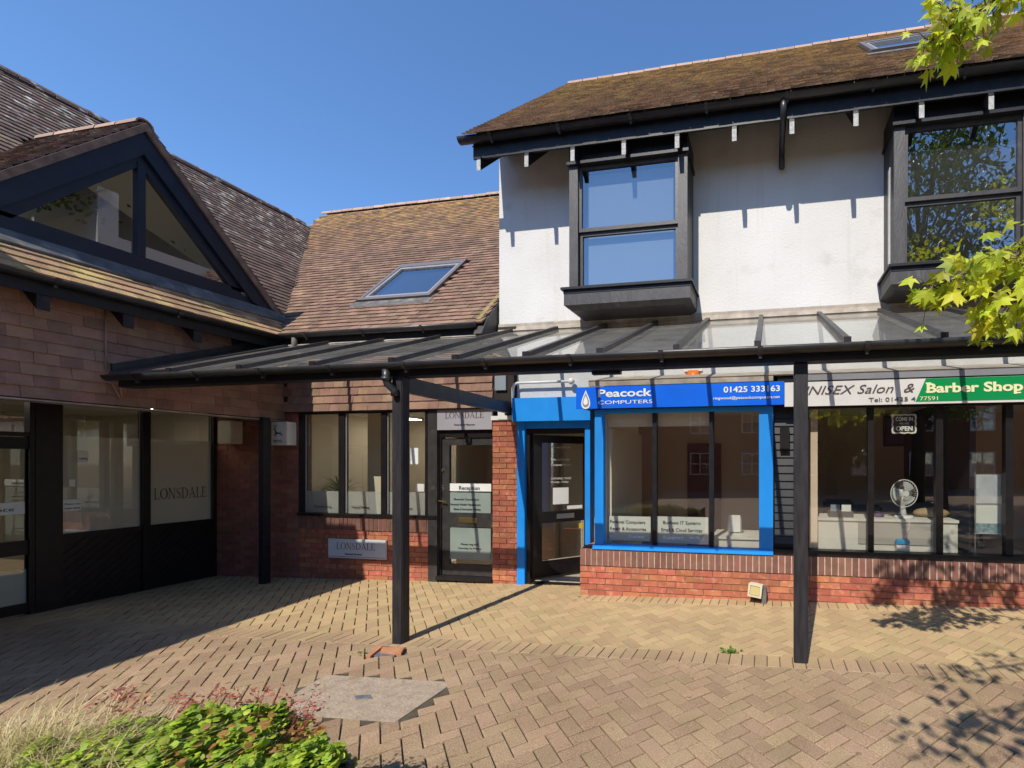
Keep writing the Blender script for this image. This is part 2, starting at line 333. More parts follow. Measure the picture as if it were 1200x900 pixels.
# serif capitals for LONSDALE, drawn stroke by stroke in a unit-high box
def glyph(ch):
    q = []
    def rect(x0, y0, x1, y1): q.append([(x0, y0), (x1, y0), (x1, y1), (x0, y1)])
    def ring(cx, rx, ri, a0, a1, thin=.04):
        n = 14
        for i in range(n):
            pp = []
            for (r1, r2, t) in ((rx, .5, i), (rx, .5, i + 1), (ri, .5 - thin, i + 1), (ri, .5 - thin, i)):
                a = R(a0 + (a1 - a0) * t / n); pp.append((cx + r1 * math.cos(a), .5 + r2 * math.sin(a)))
            q.append(pp)
    if ch == 'L': rect(.1, 0, .22, 1); rect(0, .96, .33, 1); rect(0, 0, .62, .05); rect(.57, 0, .62, .25); return q, .66
    if ch == 'E': rect(.1, 0, .22, 1); rect(0, .95, .6, 1); rect(0, 0, .64, .05); rect(.2, .48, .48, .53); rect(.55, .78, .6, 1); rect(.59, 0, .64, .24); return q, .68
    if ch == 'O': ring(.45, .45, .31, 0, 360); return q, .92
    if ch == 'D': rect(.1, 0, .22, 1); rect(0, .95, .35, 1); rect(0, 0, .35, .05); ring(.32, .5, .37, -90, 90, .045); return q, .86
    if ch == 'N': rect(.1, 0, .15, 1); rect(.72, 0, .77, 1); q.append([(.08, 1), (.22, 1), (.77, 0), (.66, 0)]); rect(0, .96, .2, 1); rect(0, 0, .25, .04); rect(.62, .96, .87, 1); return q, .9
    if ch == 'A': q.append([(.08, 0), (.13, 0), (.43, 1), (.38, 1)]); q.append([(.36, 1), (.45, 1), (.82, 0), (.68, 0)]); rect(.22, .32, .62, .37); rect(0, 0, .24, .04); rect(.58, 0, .9, .04); return q, .88
    if ch == 'S':
        pts = [(.5, .80), (.42, .95), (.27, .98), (.1, .88), (.08, .72), (.2, .58), (.38, .46), (.49, .3), (.47, .13), (.3, .02), (.14, .05), (.05, .22)]
        w = [.03, .03, .035, .06, .09, .11, .12, .11, .09, .04, .03, .03]
        for i in range(len(pts) - 1):
            a, b = Vector(pts[i]), Vector(pts[i + 1]); n_ = Vector((-(b - a).y, (b - a).x)).normalized()
            q.append([tuple(a - n_ * w[i] / 2), tuple(a + n_ * w[i] / 2), tuple(b + n_ * w[i + 1] / 2), tuple(b - n_ * w[i + 1] / 2)])
        rect(.475, .72, .51, .98); rect(.03, .02, .065, .3); return q, .6
    return [], .3
def serif(s, p, h, width, m, parent, ax='x', name='lettering'):
    items = []; x = 0
    for ch in s:
        q, adv = glyph(ch); items += [[(a + x, b) for a, b in pl] for pl in q]; x += adv + .05
    sx = width / x; bm = NB(); p = Vector(p)
    for pl in items:
        P = [p + (Vector((a * sx, 0, b * h)) if ax == 'x' else Vector((0, a * sx, b * h))) for a, b in pl]
        try: bm.faces.new([bm.verts.new(v) for v in P])
        except ValueError: pass
    return obj(name, bm, m, parent)

YW, YP = 5.74, 5.33           # wall plane of the terrace, face of the shopfront plinth
XT, XS = -7.343, -8.68        # tile-hung wall of the left wing, its recessed shopfront

# ================================================================== GROUND
def strip(name, x, y, m, n=1, zo=0, kind='structure'):
    xs = [x[0]] + [a for a in (-14, 9) if x[0] < a < x[1]] + [x[1]]; bm = NB()
    lo = [bm.verts.new((a, y[0], gz(a) + zo)) for a in xs]; hi = [bm.verts.new((a, y[1], gz(a) + zo)) for a in xs]
    for i in range(len(xs) - 1): bm.faces.new((lo[i], lo[i + 1], hi[i + 1], hi[i]))
    return tag(obj(name, bm, m), kind=kind)
strip('ground', (-300, 300), (-300, 300), M['ground'], zo=-.03)
paving = strip('paving', (-9.4, 5.2), (1.0, 6.6), M['joint'], zo=-.012)

SLAB = [(382, 791), (521, 799), (527, 803), (463, 846.5), (336, 837), (348.5, 811)]
def gpt(x, y, dz=0):
    z = 0
    for _ in range(6):
        r = ray(x, y); t = (z - EYE) / r.z; z = gz(r.x * t) + dz
    return Vector((r.x * t, r.y * t, z))
slab = [gpt(*p) for p in SLAB]
DR = [gpt(428, 768), gpt(470, 768), gpt(474, 757), gpt(447, 756)]
def clip(poly, inside, cross):
    out = []
    for i in range(len(poly)):
        a, b = poly[i], poly[(i + 1) % len(poly)]; ia, ib = inside(a), inside(b)
        if ia: out.append(a)
        if ia != ib: out.append(cross(a, b))
    return out
def clipaxis(poly, ax, v, keep_greater):
    ins = (lambda p: p[ax] > v) if keep_greater else (lambda p: p[ax] < v)
    def cr(a, b):
        t = (v - a[ax]) / (b[ax] - a[ax]); return (a[0] + (b[0] - a[0]) * t, a[1] + (b[1] - a[1]) * t)
    return clip(poly, ins, cr)
def inpoly(p, poly):
    c = False; n = len(poly)
    for i in range(n):
        a, b = poly[i], poly[(i + 1) % n]
        if (a[1] > p[1]) != (b[1] > p[1]) and p[0] < (b[0] - a[0]) * (p[1] - a[1]) / (b[1] - a[1]) + a[0]: c = not c
    return c
BY0, BY1 = 3.62, 3.83         # border course of headers along the canopy edge
polys = []
u = Vector((math.cos(R(45)), math.sin(R(45)))); w = Vector((-u.y, u.x)); P_ = .1022; org = Vector((-2.27, 3.61))
def cell(a, b, la, lb, o=org):
    g = .0042
    return [tuple(o + u * ((a + (0 if i == 0 else la)) * P_ + (g if i == 0 else -g)) + w * ((b + (0 if j == 0 else lb)) * P_ + (g if j == 0 else -g))) for i, j in ((0, 0), (1, 0), (1, 1), (0, 1))]
for a in range(-90, 110):
    for b in range(-110, 110):
        t = (a - b) % 4
        if t == 0: pl = cell(a, b, 2, 1)
        elif t == 3: pl = cell(a, b, 1, 2)
        else: continue
        cxy = (sum(p[0] for p in pl) / 4, sum(p[1] for p in pl) / 4)
        if not (-9 < cxy[0] < 5.15 and 1.05 < cxy[1] < 6.0): continue
        lo = cxy[1] < (BY0 + BY1) / 2
        pl = clipaxis(pl, 1, BY0 - .004 if lo else BY1 + .004, not lo)
        if cxy[0] < XS + .3: pl = clipaxis(pl, 0, XS + .01, True)
        pl = clipaxis(pl, 1, 5.12 if cxy[0] > -2.3 else 5.95, False) if cxy[1] > 4.9 else pl
        if len(pl) < 3: continue
        c2 = (sum(p[0] for p in pl) / len(pl), sum(p[1] for p in pl) / len(pl))
        if inpoly(c2, slab) or inpoly(c2, DR): continue
        q = proj((c2[0], c2[1], gz(c2[0])))
        if q is None or not (-400 < q[0] < 1900 and q[1] < 1500): continue
        polys.append((c2, pl))
x = -9.0
while x < 5:
    pl = [(x + .003, BY0), (x + .099, BY0), (x + .099, BY1), (x + .003, BY1)]
    if not inpoly((x + .05, 3.7), DR): polys.append(((x + .05, (BY0 + BY1) / 2), pl))
    x += .1022
x = -2.3
while x < 5:                   # header course against the plinth
    pl = [(x + .003, 5.13), (x + .099, 5.13), (x + .099, 5.34), (x + .003, 5.34)]; polys.append(((x + .05, 5.23), pl)); x += .1022
def vis_key(e):
    q = proj((e[0][0], e[0][1], gz(e[0][0])))
    return q[2] if (q and -10 < q[0] < 1210 and q[1] < 905) else 1e6
polys.sort(key=vis_key)
rp = random.Random(3); cache = {}
vs, fs = [], []
for i, (c2, pl) in enumerate(polys):
    dz = rp.uniform(-.0018, .0018); tx, ty = rp.uniform(-.018, .018), rp.uniform(-.018, .018)
    n = len(pl); loc = Vector((c2[0], c2[1], gz(c2[0]) + dz)); top, mid, bot = [], [], []
    for p in pl:
        dx, dy = p[0] - c2[0], p[1] - c2[1]; zz = .022 * dx + tx * dx + ty * dy
        top.append((dx * .955, dy * .955, zz)); mid.append((dx, dy, zz - .0035)); bot.append((dx, dy, zz - .016))
    v = top + mid + bot
    f = [tuple(range(n))] + [(n + k, n + (k + 1) % n, (k + 1) % n, k) for k in range(n)] + [(2 * n + k, 2 * n + (k + 1) % n, n + (k + 1) % n, n + k) for k in range(n)]
    if i < 290:
        me = bpy.data.meshes.new('paving_block'); me.from_pydata(v, [], f); me.materials.append(M['paver'])
        link(bpy.data.objects.new('paving_block', me), paving, loc)
    else:
        b0 = len(vs); vs += [tuple(Vector(p) + loc) for p in v]; fs += [tuple(b0 + k for k in ff) for ff in f]
obj('paving_blocks', (vs, fs), M['paver'], paving)['kind'] = 'stuff'

bm = NB(); prism(bm, [p + Vector((0, 0, .002)) for p in slab], (0, 0, -.03))
bmx = NB(); cc_ = sum(slab, Vector()) / len(slab); prism(bmx, [cc_ + (p - cc_) * 1.16 + Vector((0, 0, -.003)) for p in slab], (0, 0, -.02))
sl_ = tag(obj('concrete_patch', bm, M['slab']), 'rough grey concrete infill patch set in the brick paving', 'concrete patch')
bm = NB(); prism(bm, [gpt(*p, .0035) for p in ((415, 815), (434, 814), (437, 818.5), (417, 819.5))], (0, 0, -.004)); obj('lifting_slot', bm, M['iron'], sl_); obj('bedding', bmx, M['joint'], sl_)
dr = empty('drain', gpt(448, 765), 'small metal drain with terracotta edge beside the left canopy post', 'drain')
bm = NB(); prism(bm, [gpt(*p, .004) for p in ((432, 768.5), (462, 768.5), (466, 763.5), (444, 762.5))], (0, 0, -.02)); obj('grate', bm, M['iron'], dr)
for pts in (((429, 768), (434, 768.5), (448, 757.5), (444, 756)), ((448, 758), (446, 763), (470, 765), (474, 758))):
    bm = NB(); prism(bm, [gpt(*p, .022) for p in pts], (0, 0, -.035)); obj('terracotta_edge', bm, M['terracotta'], dr)

# ================================================================== roofs
def roofplane(o, uu, vv, nu, nv, keep, gauge=.105, tw=.166, jit=.004, seed=1, umax=None):
    """plain tiles from origin o: uu along the eaves, vv up the slope"""
    rr = random.Random(seed); uu, vv = Vector(uu).normalized(), Vector(vv).normalized(); nn = uu.cross(vv).normalized()
    if nn.z < 0: nn = -nn
    til = Matrix.Rotation(0, 3, 'X'); out = []
    for j in range(nv):
        for i in range(nu):
            a0 = max((i - (.5 if j % 2 else 0)) * tw, 0); a1 = min((i + 1 - (.5 if j % 2 else 0)) * tw, umax or 1e9)
            if a1 - a0 < .03: continue
            c = Vector(o) + uu * ((a0 + a1) / 2) + vv * (j * gauge + .05)
            if not keep(c): continue
            ang = -.14 + rr.uniform(-.025, .015); v2 = (vv * math.cos(ang) + nn * math.sin(ang)).normalized(); n2 = uu.cross(v2) * (1 if uu.cross(v2).z > 0 else -1)
            yaw = rr.uniform(-.008, .008); u2 = (uu + v2 * yaw).normalized()
            m3 = Matrix((u2, v2, n2)).transposed()
            p = c + nn * (.026 + rr.uniform(0, jit)) + vv * rr.uniform(-.004, .004)
            out.append(TR(p.x, p.y, p.z, a1 - a0 - .004, gauge + .035, .018, m3))
    return out
def ridge(a, b, parent, m, r=.11, seg=.33, name='ridge_tile'):
    a, b = Vector(a), Vector(b); L = (b - a).length; n = int(L / seg); d = (b - a).normalized(); s = d.cross(Vector((0, 0, 1))).normalized(); up = s.cross(d)
    rr = random.Random(4)
    bm = NB(); ra = []; K = 7
    for t, rad in ((0, r), (seg - .012, r * .97)):
        ra.append([bm.verts.new(d * t + (s * math.cos(math.pi * k / K) + up * math.sin(math.pi * k / K)) * rad) for k in range(K + 1)])
        ra.append([bm.verts.new(d * t + (s * math.cos(math.pi * k / K) + up * math.sin(math.pi * k / K)) * (rad - .015)) for k in range(K + 1)])
    o1, i1, o2, i2 = ra
    for k in range(K):
        bm.faces.new((o1[k], o1[k + 1], o2[k + 1], o2[k])); bm.faces.new((i1[k], i2[k], i2[k + 1], i1[k + 1])); bm.faces.new((o1[k], i1[k], i1[k + 1], o1[k + 1])); bm.faces.new((o2[k], o2[k + 1], i2[k + 1], i2[k]))
    me = bpy.data.meshes.new(name); bm.to_mesh(me); bm.free(); me.materials.append(m)
    for i in range(n):
        p = a + d * i * seg; o = bpy.data.objects.new(name, me); link(o, parent, p + Vector((0, 0, rr.uniform(-.006, .006))))
def halfgutter(bm, a, b, r=.058, seg=8):
    a, b = Vector(a), Vector(b); d = (b - a).normalized(); s = Vector((-d.y, d.x, 0)); rows = []
    for rad in (r, r - .006):
        for p in (a, b): rows.append([bm.verts.new(p + s * math.cos(math.pi * k / seg) * rad - Vector((0, 0, 1)) * math.sin(math.pi * k / seg) * rad) for k in range(seg + 1)])
    for k in range(seg):
        bm.faces.new((rows[0][k], rows[0][k + 1], rows[1][k + 1], rows[1][k])); bm.faces.new((rows[2][k], rows[3][k], rows[3][k + 1], rows[2][k + 1]))
    for j in (0, 1):
        for k in (0, seg): bm.faces.new((rows[0][k], rows[1][k], rows[3][k], rows[2][k])) if j == 0 else None
    for j in (0, 1): bm.faces.new([rows[j][k] for k in range(seg + 1)])
def gutter(name, a, b, parent, brk=1.0, r=.058):
    bm = NB(); halfgutter(bm, a, b, r); g = obj(name, bm, M['gutter'], parent, True)
    a, b = Vector(a), Vector(b); n = int((b - a).length / brk); d = (b - a).normalized(); s = Vector((-d.y, d.x, 0))
    for i in range(n):
        p = a + d * (i + .5) * brk; bm = NB()
        halfgutter(bm, p - d * .02, p + d * .02, r + .007); bx(bm, p.x - .012, p.x + .012, p.y - .012, p.y + .012, p.z - r - .03, p.z - r + .002)
        obj('gutter_bracket', bm, M['gutter'], g)
    return g
def rafter(parent, tip, into, m=M['black'], tipm=None, w=.05, h=.13, L=.9, slope=1.04):
    """rafter tail: plumb-cut tip at tip (bottom of the cut), rising towards 'into'"""
    d = Vector((into[0], into[1], slope)).normalized(); s = Vector((-into[1], into[0], 0)).normalized(); tip = Vector(tip); bm = NB()
    pl = [tip - s * w / 2, tip - s * w / 2 + Vector((0, 0, h)), tip - s * w / 2 + Vector((0, 0, h)) + d * L, tip - s * w / 2 + d * L]
    prism(bm, pl, s * w); o = obj('rafter_tail', bm, m, parent)
    if tipm:
        t2 = tip - Vector((into[0], into[1], 0)) * .004; bm = NB(); prism(bm, [t2 - s * w / 2, t2 + s * w / 2, t2 + s * w / 2 + Vector((0, 0, h * .8)), t2 - s * w / 2 + Vector((0, 0, h * .8))], Vector((into[0], into[1], 0)) * .0035); obj('end_grain', bm, tipm, o)
    return o
M['endgrain'] = mat('weathered_end_grain', (.45, .44, .42), (.3, .29, .28), 40, .8)

# ================================================================== LEFT WING
LB = empty('tile_hung_building', (XT, 4, gz(XT)), 'left wing hung with brown clay tiles, triangular gable window above', 'building')
Y0 = 1.9
# tile-hung jetty wall (structure behind, tiles in front)
box('upper_wall', (XT - .25, XT - .03, Y0, YW + .2, 2.36, 3.62), M['roofbed'], LB)
hung = []; rr = random.Random(11)
g_, tw_ = .118, .168
nrow = 10
for j in range(nrow):
    z0 = 2.32 + j * g_
    for i in range(int((YW - Y0) / tw_) + 2):
        y = Y0 + (i + (.5 if j % 2 else 0)) * tw_; y2 = min(y + tw_ - .0018, YW - .01)
        if y2 - y < .03: continue
        if j >= 5 and y > 4.99: continue
        an = -R(8.0 + rr.uniform(-.7, .7)); m3 = Matrix.Rotation(an, 3, 'Y')
        hung.append(TR(XT + .0 + rr.uniform(-.003, .003), (y + y2) / 2, z0 + .082, .012, y2 - y, .155, m3))
pieces('hung_tile', hung, M['hung'], LB, 290, 'hung_tiles')
bm = NB(); bx(bm, XT - .2, XT + .03, Y0, YW - .01, 2.296, 2.312); obj('drip_board', bm, M['leadbrown'], LB)
bm = NB(); bx(bm, XT + .005, XT + .03, 5.03, YW - .01, 2.88, 3.52); bx(bm, XT + .03, XT + .045, 5.36, 5.38, 2.93, 3.4); obj('timber_panel', bm, M['navy'], LB)
box('jetty_soffit', (XS - .02, XT - .2, Y0, YW - .003, 2.44, 2.5), M['frame'], LB)
# efflorescence patch is left to the tiles themselves; eaves
XG, ZG = -7.04, 3.47
gutter('gutter', (XG, Y0, ZG + .04), (XG, 5.45, ZG + .04), LB, .95)
box('fascia', (XG - .085, XG - .062, Y0, 5.5, ZG - .13, ZG + .06), M['black'], LB)
box('eaves_soffit', (XT + .02, XG - .1, Y0, 5.5, ZG + .02, ZG + .05), M['frame'], LB)
for px_, py_ in ((51, 357), (151, 377), (232, 393)):
    p = atX(px_, py_, XG - .08); rafter(LB, (XG - .085, p.y, 3.19), (-1, 0), M['black'], M['blackwood'], .085, .24, .36, 1.0)
TL = 1.05; zL = lambda X: 3.52 + TL * (XG - X)
XR = XG - 3.35
TM = 1.08; YG = 5.47; zM = lambda Y: 3.55 + TM * (Y - YG)
DZ, DYc, DXf = 5.72, 4.16, -7.40
dsl = (DZ - 3.94) / (5.65 - DYc)
def on_left(c):
    if c.x < XR: return False
    if zM(c.y) > zL(c.x) + .02 and c.y > YG: return False       # beyond the valley with the middle roof
    if c.y > YG and zM(c.y) < zL(c.x) - .0: pass
    if c.x < DXf + .02 and DZ - dsl * abs(c.y - DYc) > zL(c.x) + .02: return False
    if c.x < DXf - .02 and c.x > DXf - .1 and abs(c.y - DYc) < 1.5: return False
    return True
def keepL(c):
    if not on_left(c): return False
    if c.y > YG and zL(c.x) < zM(c.y) - .02: return False
    return True
# main slope: left roof is visible where it is the higher of the two planes towards the courtyard
def keepL2(c):
    if c.x < XR or not (Y0 < c.y < 10): return False
    if c.y > YG and zM(c.y) < zL(c.x) - .01: return False
    return on_left(c) or False
def keepL3(c):
    if c.x < XR or c.y < Y0: return False
    if c.y > YG and zM(c.y) > zL(c.x): return False
    if DZ - dsl * abs(c.y - DYc) > zL(c.x) + .02 and c.x < DXf + .03: return False
    if c.x < DXf + .03 and c.x > DXf - .12 and abs(c.y - DYc) < 1.52: return False
    return True
def keepL4(c):
    # the valley: a tile of this slope stays while the slope lies below the middle roof's plane there is a corner (internal angle)
    if c.x < XR or c.y < Y0 or c.y > 9: return False
    if c.y > YG and zM(c.y) > zL(c.x) + .03 and True: return False
    if c.x < DXf + .03 and DZ - dsl * abs(c.y - DYc) > zL(c.x) + .0: return False
    return True
sl_tiles = roofplane((XG + .02, Y0, 3.50), (0, 1, 0), (-1, 0, TL), 48, 47, keepL4, seed=2)
low = [t for t in sl_tiles if t.translation.z < 3.52 + .52]
hi = [t for t in sl_tiles if t.translation.z >= 3.52 + .52]
pieces('eaves_tile', low, M['roof_strip'], LB, 200, 'eaves_tiles')
pieces('roof_tile', hi, M['roof_l'], LB, 200, 'roof_tiles')
bm = NB(); ye = YG + (zL(XR) - 3.55) / TM
def uL(x_, y_): return (x_, y_, zL(x_) - .02)
xa_ = DXf - .08; yv_ = YG + (zL(xa_) - 3.55) / TM; xap = XG - (DZ - 3.52) / TL
for pl in (((XG, Y0), (XG, YG), (xa_, yv_), (xa_, Y0)), ((xa_, Y0), (xa_, DYc - 1.5), (xap, DYc), (XR, DYc), (XR, Y0)), ((xa_, DYc + 1.5), (xa_, yv_), (XR, ye), (XR, DYc), (xap, DYc))):
    bm.faces.new([bm.verts.new(uL(*p)) for p in pl])
bm.faces.new([bm.verts.new(p) for p in ((XR, Y0, zL(XR) - .02), (XR, ye, zL(XR) - .02), (XR - 3.2, ye, 3.5), (XR - 3.2, Y0, 3.5))])
obj('roof_underlay', bm, M['roofbed'], LB)
ridge((XR, Y0, zL(XR) - .02), (XR, ye + .1, zL(XR) - .02), LB, M['roof_l'])
# gable dormer
xb = XG - (DZ - 3.52) / TL
cz = lambda X: zL(X)
for sgn in (1, -1):
    A = Vector((DXf + .04, DYc, DZ)); uu = Vector((-1, 0, 0)); vv = Vector((0, -sgn, dsl)).normalized()
    yb = DYc + sgn * 1.56; o = Vector((DXf + .06, yb, DZ - dsl * 1.56))
    def kd(c, sgn=sgn):
        return c.x < DXf + .06 and c.z < DZ + .02 and zL(c.x) < c.z + .02 and (c.y - DYc) * sgn > -.02
    dt = roofplane(o, uu, vv, 14, 24, kd, seed=5 + sgn); pieces('dormer_tile', dt, M['roof_l'], LB, 140, 'dormer_tiles')
    bm = NB(); bm.faces.new([bm.verts.new(p) for p in ((DXf + .05, DYc, DZ - .02), (xb, DYc, DZ - .02), (DXf + .05, DYc + sgn * 1.53, DZ - dsl * 1.53 - .02))]); obj('dormer_underlay', bm, M['roofbed'], LB)
    # mortar bedded verge, barge board
    def sl(t, off): return Vector((0, DYc + sgn * t, DZ - dsl * t + off))
    bm = NB(); q = [sl(-.0, -.085), sl(1.50, -.085), sl(1.53, .015), sl(0, .015)]
    prism(bm, [(DXf + .075, p.y, p.z) for p in q], (-.03, 0, 0)); obj('verge_bedding', bm, M['vergebed'], LB)
    bm = NB(); q = [sl(0, -.04), sl(1.5, -.04), sl(1.5 - .18, -.04 - .13), sl(0, -.36)]
    q = [sl(0, -.09), sl(1.40, -.09), Vector((0, DYc + sgn * 1.40, 3.90)), Vector((0, DYc + sgn * 1.15, 4.00)), sl(0, -.36)]
    prism(bm, [(DXf + .04, p.y, p.z) for p in q], (-.035, 0, 0)); obj('barge_board', bm, M['navy'], LB)
ridge((DXf + .05, DYc, DZ - .015), (xb, DYc, DZ - .015), LB, M['ridge'], .085)
zb = 4.10
WF = empty('gable_window', (DXf - .06, DYc, zb)); WF.parent = LB; WF.location = Vector((DXf - .06, DYc, zb)) - WL[LB.name]
ap = DZ - .44
bm = NB(); X1, X2 = DXf - .01, DXf - .08
hw = (ap - zb - .06) / dsl
bx(bm, X2, X1, DYc - hw - .1, DYc + hw + .1, zb - .05, zb + .045)
bx(bm, X2, X1 + .01, DYc - .035, DYc + .035, zb + .045, ap - .02)
for sgn in (1, -1):
    prism(bm, [(X1, DYc, ap + .16), (X1, DYc + sgn * (hw + .16), zb), (X1, DYc + sgn * (hw - .0), zb), (X1, DYc, ap - .05)], (X2 - X1, 0, 0))
obj('frame', bm, M['navy'], WF)
for sgn in (1, -1):
    bm = NB(); bm.faces.new([bm.verts.new((DXf - .05, y, z)) for y, z in ((DYc + sgn * .03, zb + .04), (DYc + sgn * (hw - .02), zb + .04), (DYc + sgn * .03, ap - .06))]); obj('pane', bm, M['glass_dormer'], WF)
bm = NB(); prism(bm, [(DXf + .0, DYc - 1.5, 3.86), (DXf + .0, DYc + 1.5, 3.86), (DXf + .0, DYc + 1.3, 4.06), (DXf + .0, DYc - 1.3, 4.06)], (-.04, 0, 0)); obj('sill_board', bm, M['navy'], LB)
bm = NB(); prism(bm, [(DXf + .04, DYc - 1.5, 3.945), (DXf + .17, DYc - 1.5, 3.79), (DXf + .175, DYc - 1.5, 3.81), (DXf + .045, DYc - 1.5, 3.96)], (0, 3.02, 0)); obj('lead_apron', bm, M['lead'], LB)
# attic room seen through the gable
bm = NB()
bx(bm, XR, DXf - .1, DYc - 1.6, DYc + 1.6, 3.66, 3.7); obj('attic_floor', bm, M['room_cream'], LB)
bm = NB(); prism(bm, [(XR + 1.0, DYc - 2.3, 3.7), (XR + 1.0, DYc + 2.3, 3.7), (XR + 1.0, DYc + 1.6, 5.9), (XR + 1.0, DYc - 1.6, 5.9)], (-.05, 0, 0)); obj('attic_wall', bm, M['ceiling'], LB)
for sgn in (1, -1):
    bm = NB(); prism(bm, [(DXf - .1, DYc + sgn * 1.40, 3.98), (xb, DYc, DZ - .12), (DXf - .1, DYc, DZ - .12)], (0, 0, .015)); obj('attic_slope', bm, M['ceiling'], LB)

# recessed shopfront on x = XS
def xbox(name, ya, yb, za, zb, d0=-.06, d1=0., m=M['frame'], parent=LB):
    return box(name, (XS + d0, XS + d1, ya, yb, za, zb), m, parent)
gzl = gz(XS)
Ys = dict(a=4.162, b=4.878, c=4.967, d=5.694)
xbox('post', 3.94, 4.15, gzl, 2.46, -.08, .03)
xbox('post', Ys['b'] + .005, Ys['c'] - .005, gzl, 2.46, -.08, .02)
xbox('post', Ys['d'], YW - .003, gzl, 2.46, -.08, .02)
xbox('head_rail', Y0, Ys['b'], 2.43, 2.46, -.07, .01)
for a, b in ((Ys['a'] - .01, Ys['b']), (Ys['c'], Ys['d'])):
    wdw = xbox('window', a, b, .72, .775, -.06, .015)
    box('head', (XS - .06, XS + .01, a, b, 2.40, 2.43), M['frame'], wdw)
    bm = NB(); bm.faces.new([bm.verts.new(p) for p in ((XS - .03, a, .775), (XS - .03, b, .775), (XS - .03, b, 2.4), (XS - .03, a, 2.4))]); obj('pane', bm, M['glass'], wdw)
    bm = NB(); bm.faces.new([bm.verts.new(p) for p in ((XS - .04, a, .775), (XS - .04, b, .775), (XS - .04, b, 2.0), (XS - .04, a, 2.0))]); obj('frosted_film', bm, M['frostdim'], wdw)
    bm = NB(); bx(bm, XS - .028, XS - .022, a + .004, a + .012, .78, 2.4); bx(bm, XS - .028, XS - .022, b - .012, b - .004, .78, 2.4); obj('glazing_bead', bm, M['grey'], wdw)
    pn = xbox('stall_riser', a, b, gzl, .72, -.07, -.03)
    n = 16                                       # diagonal tongue-and-groove boards
    wv = (b - a); H = .72 - gzl
    for i in range(-6, 9):
        y0 = a + i * .105; pl = [(y0, 0), (y0 + .098, 0), (y0 + .098 + H, H), (y0 + H, H)]
        pl = clipaxis(clipaxis(pl, 0, a, True), 0, b, False)
        if len(pl) < 3: continue
        bm = NB(); prism(bm, [(XS - .03, p[0], gzl + p[1]) for p in pl], (.014, 0, 0)); obj('board', bm, M['frame'], pn)
serif('LONSDALE', (XS - .026, 5.02, 1.13), .16, .62, M['inkbrown'], LB, 'y')
def dorr(name, ya, yb, za, zb): return xbox(name, ya, yb, za, zb)
D1 = xbox('door', 3.06, 3.93, gzl + .02, gzl + .02 + .12, -.05, -.005)
for nm, b in (('rail', (3.06, 3.93, .575, .745)), ('rail', (3.06, 3.93, 1.83, 1.97)), ('stile', (3.90, 3.93, gzl + .14, 1.83)), ('stile', (3.06, 3.16, gzl + .14, 1.83))):
    box(nm, (XS - .05, XS - .005, *b), M['frame'], D1)
for za, zb_ in ((gzl + .14, .575), (.745, 1.83)):
    bm = NB(); bm.faces.new([bm.verts.new(p) for p in ((XS - .03, 3.1, za), (XS - .03, 3.92, za), (XS - .03, 3.92, zb_), (XS - .03, 3.1, zb_))]); obj('pane', bm, M['glass'], D1)
bm = NB(); bx(bm, XS - .025, XS - .02, 3.2, 3.88, 1.06, 1.2); obj('notice_strip', bm, M['plastic'], D1)
text('lettering', 'Main entrance', (XS - .017, 3.3, 1.1), .05, M['ink'], D1, (90, 0, 90), width=.5)
bm = NB(); bx(bm, XS - .045, XS - .04, 3.1, 3.93, gzl + .14, .4); obj('frosted_film', bm, M['frostdim'], D1)
wdw = xbox('top_light', 3.0, 3.94, 1.98, 2.03, -.06, .01)
bm = NB(); bm.faces.new([bm.verts.new(p) for p in ((XS - .03, 3.0, 2.03), (XS - .03, 3.93, 2.03), (XS - .03, 3.93, 2.43), (XS - .03, 3.0, 2.43))]); obj('pane', bm, M['glass'], wdw)
bm = NB(); bx(bm, XS - .07, XS + .02, 3.9, 3.94, gzl, 2.43); obj('door_jamb', bm, M['frame'], LB)
# jetty post
box('corner_post', (-7.335, -7.245, 5.36, 5.46, gz(-7.3), 2.33), M['black'], LB, .004)
bm = NB(); bx(bm, -7.245, -7.215, 5.40, 5.42, .42, .46); obj('post_fixing', bm, M['black'], LB)
# room behind
bm = NB(); bx(bm, XS - 3.6, XS - 3.5, 2.0, 6.2, gzl, 2.6); bx(bm, XS - 3.6, XS - .1, 6.1, 6.2, gzl, 2.6); obj('inner_wall', bm, M['room_cream'], LB)
box('room_ceiling', (XS - 3.6, XS - .1, Y0, 6.2, 2.5, 2.55), M['ceiling'], LB)
box('room_floor', (XS - 3.6, XS - .1, Y0, 6.2, gzl - .05, gzl), M['carpet'], LB)
box('end_wall', (XS - 3.6, XT - .26, Y0, Y0 + .1, gzl, 3.6), M['room_dim'], LB)
for (a, b, c, d) in (((91, 103, 528, 542)), ((81, 88, 562, 570)), ((73, 95, 586, 598))):
    p, q = atX(a, c, XS - .022), atX(b, d, XS - .022); bm = NB(); bx(bm, XS - .028, XS - .022, p.y, q.y, q.z, p.z)
    n_ = obj('notice', bm, M['plastic'], LB)
p = atX(93, 539, XS - .02); text('notice_lettering', 'OPEN', (XS - .02, p.y, p.z), .03, M['ink'], LB, (90, 0, 90), width=.07)
p = atX(76, 592, XS - .02); text('notice_lettering', 'Please use', (XS - .02, p.y, p.z), .025, M['inkbrown'], LB, (90, 0, 90), width=.13)
p = atX(76, 597, XS - .02); text('notice_lettering', 'main door', (XS - .02, p.y, p.z), .025, M['inkbrown'], LB, (90, 0, 90), width=.13)

